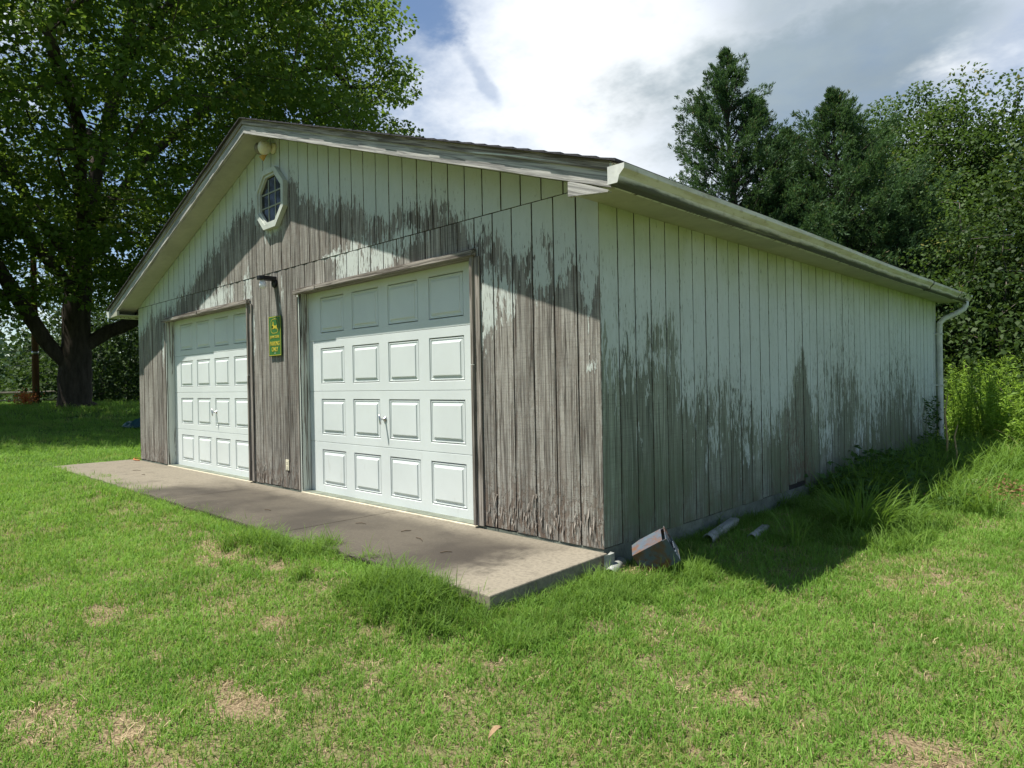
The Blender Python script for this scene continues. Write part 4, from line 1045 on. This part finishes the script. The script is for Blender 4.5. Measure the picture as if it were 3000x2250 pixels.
# dry stalks
for (x, y, h_, lb) in ((.62, 6.6, 1.0, 'tall dry brown stalk at the edge of the weeds'), (.75, 6.45, .62, 'short dry brown stalk beside the tall one')):
    z0 = zg(x, y); o = MB().tube([(x, y, z0), (x+.02, y, z0+h_*.4), (x-.01, y+.03, z0+h_*.75), (x+.03, y+.03, z0+h_)], [.016, .014, .010, .005], 6).build('dry_stalk', M['stalk'], None, True); tag(o, lb, 'stalk')

# ------------------------------------------------------------------ grass
def blade(mb, b, az, L, lean, wd, segs=3):
    d_ = Vector((math.cos(az), math.sin(az), 0)); s = Vector((-math.sin(az), math.cos(az), 0)); p = Vector(b); an = lean*.25; n0 = len(mb.v)
    tw = random.uniform(-.6, .6); s = (s*math.cos(tw)+d_*math.sin(tw))
    for i in range(segs):
        wv_ = wd*(1-.75*(i/segs)**1.5); mb.v += [tuple(p-s*wv_*.5), tuple(p+s*wv_*.5)]
        p = p+(d_*math.sin(an)+Vector((0, 0, math.cos(an))))*(L/segs); an += lean*1.15/segs*1.3
    mb.v.append(tuple(p))
    for i in range(segs-1): q = n0+i*2; mb.f.append((q, q+1, q+3, q+2))
    q = n0+(segs-1)*2; mb.f.append((q, q+1, q+2))
def tuft_collection(name, nvar, nb, rad, Lr, leanr, wr, material, segs=3):
    c = bpy.data.collections.new(name)
    for k in range(nvar):
        mb = MB()
        for i in range(nb):
            a_, r_ = random.uniform(0, 6.283), rad*math.sqrt(random.random())
            blade(mb, (r_*math.cos(a_), r_*math.sin(a_), -.008), random.uniform(0, 6.283), random.uniform(*Lr), random.uniform(*leanr), random.uniform(*wr), segs)
        me = mb.mesh(name, fix=False); me.materials.append(material)
        o_ = bpy.data.objects.new(name+'_%d' % k, me); c.objects.link(o_)
    return c
def instancer(name, pts, scale, rot, tilt, coll, label, cat):
    me = bpy.data.meshes.new(name); n = len(pts); me.vertices.add(n); me.vertices.foreach_set('co', pts.astype(np.float32).ravel())
    at = me.attributes.new('sc', 'FLOAT', 'POINT'); at.data.foreach_set('value', scale.astype(np.float32))
    rv_ = np.stack([tilt*np.cos(rot*3), tilt*np.sin(rot*5), rot], -1)
    at = me.attributes.new('ro', 'FLOAT_VECTOR', 'POINT'); at.data.foreach_set('vector', rv_.astype(np.float32).ravel())
    o_ = bpy.data.objects.new(name, me); COL.objects.link(o_)
    g = bpy.data.node_groups.new(name, 'GeometryNodeTree'); g.interface.new_socket('Geometry', in_out='INPUT', socket_type='NodeSocketGeometry'); g.interface.new_socket('Geometry', in_out='OUTPUT', socket_type='NodeSocketGeometry')
    N = g.nodes; Lk = g.links; gi, go = N.new('NodeGroupInput'), N.new('NodeGroupOutput')
    ip = N.new('GeometryNodeInstanceOnPoints'); ci = N.new('GeometryNodeCollectionInfo'); ci.inputs[0].default_value = coll; ci.inputs[1].default_value = True; ci.inputs[2].default_value = True
    a1, a2 = N.new('GeometryNodeInputNamedAttribute'), N.new('GeometryNodeInputNamedAttribute'); a1.data_type = 'FLOAT'; a1.inputs[0].default_value = 'sc'; a2.data_type = 'FLOAT_VECTOR'; a2.inputs[0].default_value = 'ro'
    ip.inputs['Pick Instance'].default_value = True
    e2r = N.new('FunctionNodeEulerToRotation')
    Lk.new(gi.outputs[0], ip.inputs['Points']); Lk.new(ci.outputs[0], ip.inputs['Instance']); Lk.new(a1.outputs['Attribute'], ip.inputs['Scale']); Lk.new(a2.outputs['Attribute'], e2r.inputs[0]); Lk.new(e2r.outputs[0], ip.inputs['Rotation']); Lk.new(ip.outputs[0], go.inputs[0])
    ri = N.new('FunctionNodeRandomValue'); ri.data_type = 'INT'; ri.inputs[4].default_value = 0; ri.inputs[5].default_value = len(coll.objects)-1; Lk.new(ri.outputs[2], ip.inputs['Instance Index'])
    md = o_.modifiers.new('instances', 'NODES'); md.node_group = g
    return tag(o_, label, cat, kind='stuff')
LAWN = tuft_collection('lawn_tuft', 6, 20, .075, (.03, .072), (.3, 1.9), (.0032, .0058), M['grass'])
LONG = tuft_collection('long_tuft', 5, 22, .07, (.12, .27), (.4, 1.7), (.004, .0075), M['tallgrass'], 5)
DRY = tuft_collection('dry_tuft', 4, 14, .08, (.03, .075), (1.2, 2.2), (.003, .005), M['drygrass'])
def blocked(x, y, m_=0.):
    g = (x > -W-.01-m_) & (x < .01+m_) & (y > -.02) & (y < D+.02); edge = -1.10+(fbm(x*2.3+4, x*0+2, 3)-.5)*.45+.10*sstep(-2.5, -6, x)
    s = (x > -9.40+(fbm(y*2+8, y*0, 2)-.5)*.3) & (x < .06) & (y > edge) & (y < .02); return g | s
pts, scs = [], []
heading = math.atan2(fw[1], fw[0])
for (r0, r1, dens, sc, half) in ((1.2, 4, 600, 1., 62), (4, 7, 420, 1.1, 52), (7, 12, 190, 1.4, 48), (12, 22, 60, 1.9, 44), (22, 46, 15, 3.2, 42)):
    hf = R(half); n = int(dens*hf*(r1*r1-r0*r0)); rr = np.sqrt(rng.uniform(r0*r0, r1*r1, n)); aa = heading+rng.uniform(-hf, hf, n); x, y = CAM[0]+rr*np.cos(aa), CAM[1]+rr*np.sin(aa)
    b = bare(x, y) if r0 < 12 else np.zeros(n); dn = 1-.93*b
    keep = (~blocked(x, y)) & (rng.random(n) < dn); x, y, b = x[keep], y[keep], b[keep]
    pts.append(np.stack([x, y, ground_h(x, y)], -1)); scs.append(sc*rng.uniform(.7, 1.25, len(x))*(1-.35*b)*(.75+.5*fbm(x*.9+40, y*.9+7, 3)))
pts = np.vstack(pts); scs = np.concatenate(scs); n = len(pts)
instancer('lawn_grass', pts, scs, rng.uniform(0, 6.28, n), rng.uniform(0, .35, n), LAWN, 'short mown green lawn grass around the garage', 'grass')
# dry straw in the bare patches
n = 14000; x, y = rng.uniform(-6, 4.5, n), rng.uniform(-3.6, 7, n); k = (bare(x, y)*.8+.16 > rng.random(n)) & ~blocked(x, y); x, y = x[k], y[k]; n = len(x)
instancer('dry_grass', np.stack([x, y, ground_h(x, y)], -1), rng.uniform(.7, 1.3, n), rng.uniform(0, 6.28, n), rng.uniform(0, .3, n), DRY, 'dry straw lying in the bare lawn patches', 'grass')
# long unmown fringe
def zone(n, x0, x1, y0, y1, f=None):
    x, y = rng.uniform(x0, x1, n), rng.uniform(y0, y1, n)
    if f is not None: k = f(x, y) > rng.random(n); x, y = x[k], y[k]
    k = ~blocked(x, y); return np.stack([x[k], y[k]], -1)
Z = [(zone(1100, -2.2, .10, -1.62, -1.02, lambda x, y: sstep(.38, .55, fbm(x*2.2+9, y*2.2, 3))*sstep(-1.7, -1.35, y)), .45, .95), (zone(330, .07, .5, -1.35, .0), .3, .65),
     (zone(260, .30, .95, -.35, .55, lambda x, y: .7*sstep(.9, .4, x-.3*y)), .35, .75), (zone(120, .0, .2, .55, 2.2), .3, .7), (zone(700, -9.5, -1.5, -1.45, -.95, lambda x, y: .8*sstep(-1.45, -1.2, y)), .28, .55),
     (zone(420, .02, 1.3, 1.5, 4.2, lambda x, y: sstep(.42, .6, fbm(x*1.4, y*1.4+3, 3))*.8), .5, 1.1), (zone(800, .02, 1.7, 3.6, 8.6, lambda x, y: sstep(.34, .54, fbm(x*1.2+2, y*1.2, 3))*sstep(1.8, 1.0, x)), .8, 2.1),
     (zone(900, .5, 5.5, 6.8, 11, lambda x, y: .8*sstep(6.4, 8.6, y)), 1.0, 2.4)]
xy = np.vstack([z_[0] for z_ in Z]); sc = np.concatenate([rng.uniform(z_[1], z_[2], len(z_[0])) for z_ in Z]); n = len(xy)
instancer('long_grass', np.column_stack([xy, ground_h(xy[:, 0], xy[:, 1])]), sc, rng.uniform(0, 6.28, n), rng.uniform(0, .3, n), LONG, 'unmown long grass fringe along the concrete and the side wall', 'grass')
# big arching clumps
def clump(x, y, nb, Lr, spread, label):
    mb = MB(); z0 = zg(x, y)
    for i in range(nb):
        a_ = random.uniform(0, 6.283); r_ = spread*math.sqrt(random.random()); blade(mb, (x+r_*math.cos(a_), y+r_*math.sin(a_), z0-.01), a_+random.gauss(0, .6), random.uniform(*Lr), random.uniform(.5, 1.9), random.uniform(.006, .011), 7)
    tag(link('grass_clump', mb.mesh('grass_clump', fix=False), M['tallgrass']), label, 'grass')
clump(.80, 2.55, 420, (.3, .62), .22, 'large arching grass clump in the shade of the side wall')
clump(1.02, 3.05, 150, (.25, .55), .14, 'arching grass clump reaching from shade into sunlight')
clump(.62, 1.62, 26, (.22, .42), .07, 'few thin arching grass blades on the shadow edge')
clump(.45, 4.3, 300, (.25, .6), .25, 'dense grass clump against the wall beside the vine')
clump(.5, 5.9, 300, (.3, .7), .3, 'tall grass clump against the wall further along the vine')
clump(.55, 7.4, 300, (.3, .75), .3, 'tall grass clump near the downspout foot')
clump(1.25, 4.55, 170, (.2, .42), .16, 'bright sunlit grass clump next to the stones')
# ivy like ground vine along the wall
def leafy(name, n, x0, x1, y0, y1, zf, size, material, label, cat, dens=None):
    x, y = rng.uniform(x0, x1, n), rng.uniform(y0, y1, n)
    if dens is not None: k = dens(x, y) > rng.random(n); x, y = x[k], y[k]
    n = len(x); z = ground_h(x, y)+zf(x, y)*rng.random(n)**.7
    nr = rng.normal(0, .45, (n, 3))+np.array([.25, -.1, 1.]); o_ = leaf_obj(name, np.stack([x, y, z], -1), rng.normal(0, 1, (n, 3))*np.array([1, 1, .4]), nr, size*rng.uniform(.6, 1.3, n), size*.8*rng.uniform(.6, 1.2, n), material)
    return tag(o_, label, cat, kind='stuff')
leafy('ground_vine', 3600, .03, 1.35, 3.4, 8.6, lambda x, y: .10+.34*fbm(x*1.6+1, y*1.6+4, 3)*sstep(1.4, .2, x), .075, M['vine'], 'leafy ground vine creeping along the side wall', 'vine', lambda x, y: sstep(.34, .56, fbm(x*1.3+6, y*1.1, 3))*sstep(1.5, .6, x))
leafy('climbing_vine', 900, .01, .10, 8.2, 9.1, lambda x, y: .9+0*x, .06, M['vine'], 'small vine climbing the wall beside the downspout', 'vine', lambda x, y: .5*sstep(.10, .02, x))
# tall weeds past the downspout
stems = MB(); Cs, Ax, Nr, Ls = [], [], [], []
for k in range(560):
    x, y = rng.uniform(-.3, 4.2), rng.uniform(9.4, 13.2)
    if x < .25 and y < 9.6: continue
    h_ = rng.uniform(.7, 1.5)*(.8+.5*float(fbm(x*.9, y*.9, 2))); z0 = zg(x, y); ln = rng.normal(0, .10, 2)*h_
    P0, P1 = np.array([x, y, z0]), np.array([x+ln[0], y+ln[1], z0+h_]); stems.tube([P0, (P0+P1)/2+rng.normal(0, .02, 3), P1], [.007, .006, .003], 4, False)
    m_ = int(60*h_)+10; f = rng.uniform(.12, 1.03, m_); a_ = rng.uniform(0, 6.283, m_); el = rng.uniform(-.2, .9, m_)
    Cs.append(P0+(P1-P0)*f[:, None]); Ax.append(np.stack([np.cos(a_)*np.cos(el), np.sin(a_)*np.cos(el), np.sin(el)], -1)); Nr.append(rng.normal(0, .4, (m_, 3))+zv); Ls.append(rng.uniform(.06, .13, m_)*(1.15-.5*f))
Cs, Ax, Nr, Ls = np.vstack(Cs), np.vstack(Ax), np.vstack(Nr), np.concatenate(Ls)
wd = leaf_obj('tall_weeds', Cs, Ax, Nr, Ls*1.35, Ls*.2, M['weed']); tag(wd, 'tall sunlit green weeds growing past the downspout', 'weeds', kind='stuff')
so_ = stems.build('weed_stems', M['weed'], wd); so_['kind'] = 'stuff'
# leafy saplings nearer than the weeds
def sapling(x, y, h_, nst, label, leaf=.07):
    e = empty('weed_plant', (x, y, zg(x, y)), label, 'plant'); st = MB(); A, B_, C_, L_ = [], [], [], []
    for k in range(nst):
        t = rng.normal(0, .16, 2)*h_; P0 = np.array([x+rng.normal(0, .05), y+rng.normal(0, .05), zg(x, y)-.01]); P1 = P0+np.array([t[0], t[1], h_*rng.uniform(.75, 1.05)]); st.tube([P0, (P0+P1)/2+rng.normal(0, .02, 3), P1], [.009, .007, .003], 5, False)
        m_ = 46; f = rng.uniform(.15, 1., m_); a_ = rng.uniform(0, 6.283, m_); A.append(P0+(P1-P0)*f[:, None]+rng.normal(0, .02, (m_, 3))); B_.append(np.stack([np.cos(a_), np.sin(a_), rng.uniform(-.1, .7, m_)], -1)); C_.append(rng.normal(0, .4, (m_, 3))+zv); L_.append(leaf*rng.uniform(.7, 1.3, m_))
    st.build('stem', M['weed'], e); L_ = np.concatenate(L_); leaf_obj('leaves', np.vstack(A), np.vstack(B_), np.vstack(C_), L_*1.2, L_*.33, M['weed'], e)
sapling(.55, 9.75, 1.45, 9, 'tall leafy weed plant touching the downspout', .08)
sapling(.80, 9.0, .95, 9, 'mid height leafy weed plant in front of the tall weeds', .08)
sapling(1.15, 8.4, .55, 7, 'low leafy weed plant in front of the tall weeds')
sapling(1.35, 9.35, 1.15, 10, 'wide leafy weed plant a step out from the downspout', .08)
sapling(2.0, 9.1, 1.0, 9, 'leafy weed plant beside the dry grass stems', .08)
# dry seed grass among the weeds
mb = MB()
for k in range(60):
    x, y = rng.uniform(1.0, 2.6), rng.uniform(7.4, 9.4); blade(mb, (x, y, zg(x, y)), random.uniform(0, 6.28), random.uniform(.4, .8), random.uniform(.3, 1.4), .006, 5)
o = link('dry_stems', mb.mesh('dry_stems', fix=False), M['drygrass']); tag(o, 'pale dry grass stems leaning out of the weeds', 'grass', kind='stuff')
# seedling growing out of the gutter
ge = empty('gutter_plant', (.39, 8.95, 2.36), 'small green seedling growing out of the gutter above the downspout', 'plant'); n = 90
MB().tube([(.39, 8.95, 2.33), (.395, 8.9, 2.45), (.40, 8.78, 2.56)], [.006, .005, .003], 5).build('stem', M['stalk'], ge)
leaf_obj('leaves', np.array([.40, 9.0, 2.42])+rng.normal(0, 1, (n, 3))*np.array([.05, .16, .045]), rng.normal(0, 1, (n, 3)), rng.normal(0, .5, (n, 3))+zv, rng.uniform(.05, .09, n), rng.uniform(.03, .05, n), M['poplar'], ge)
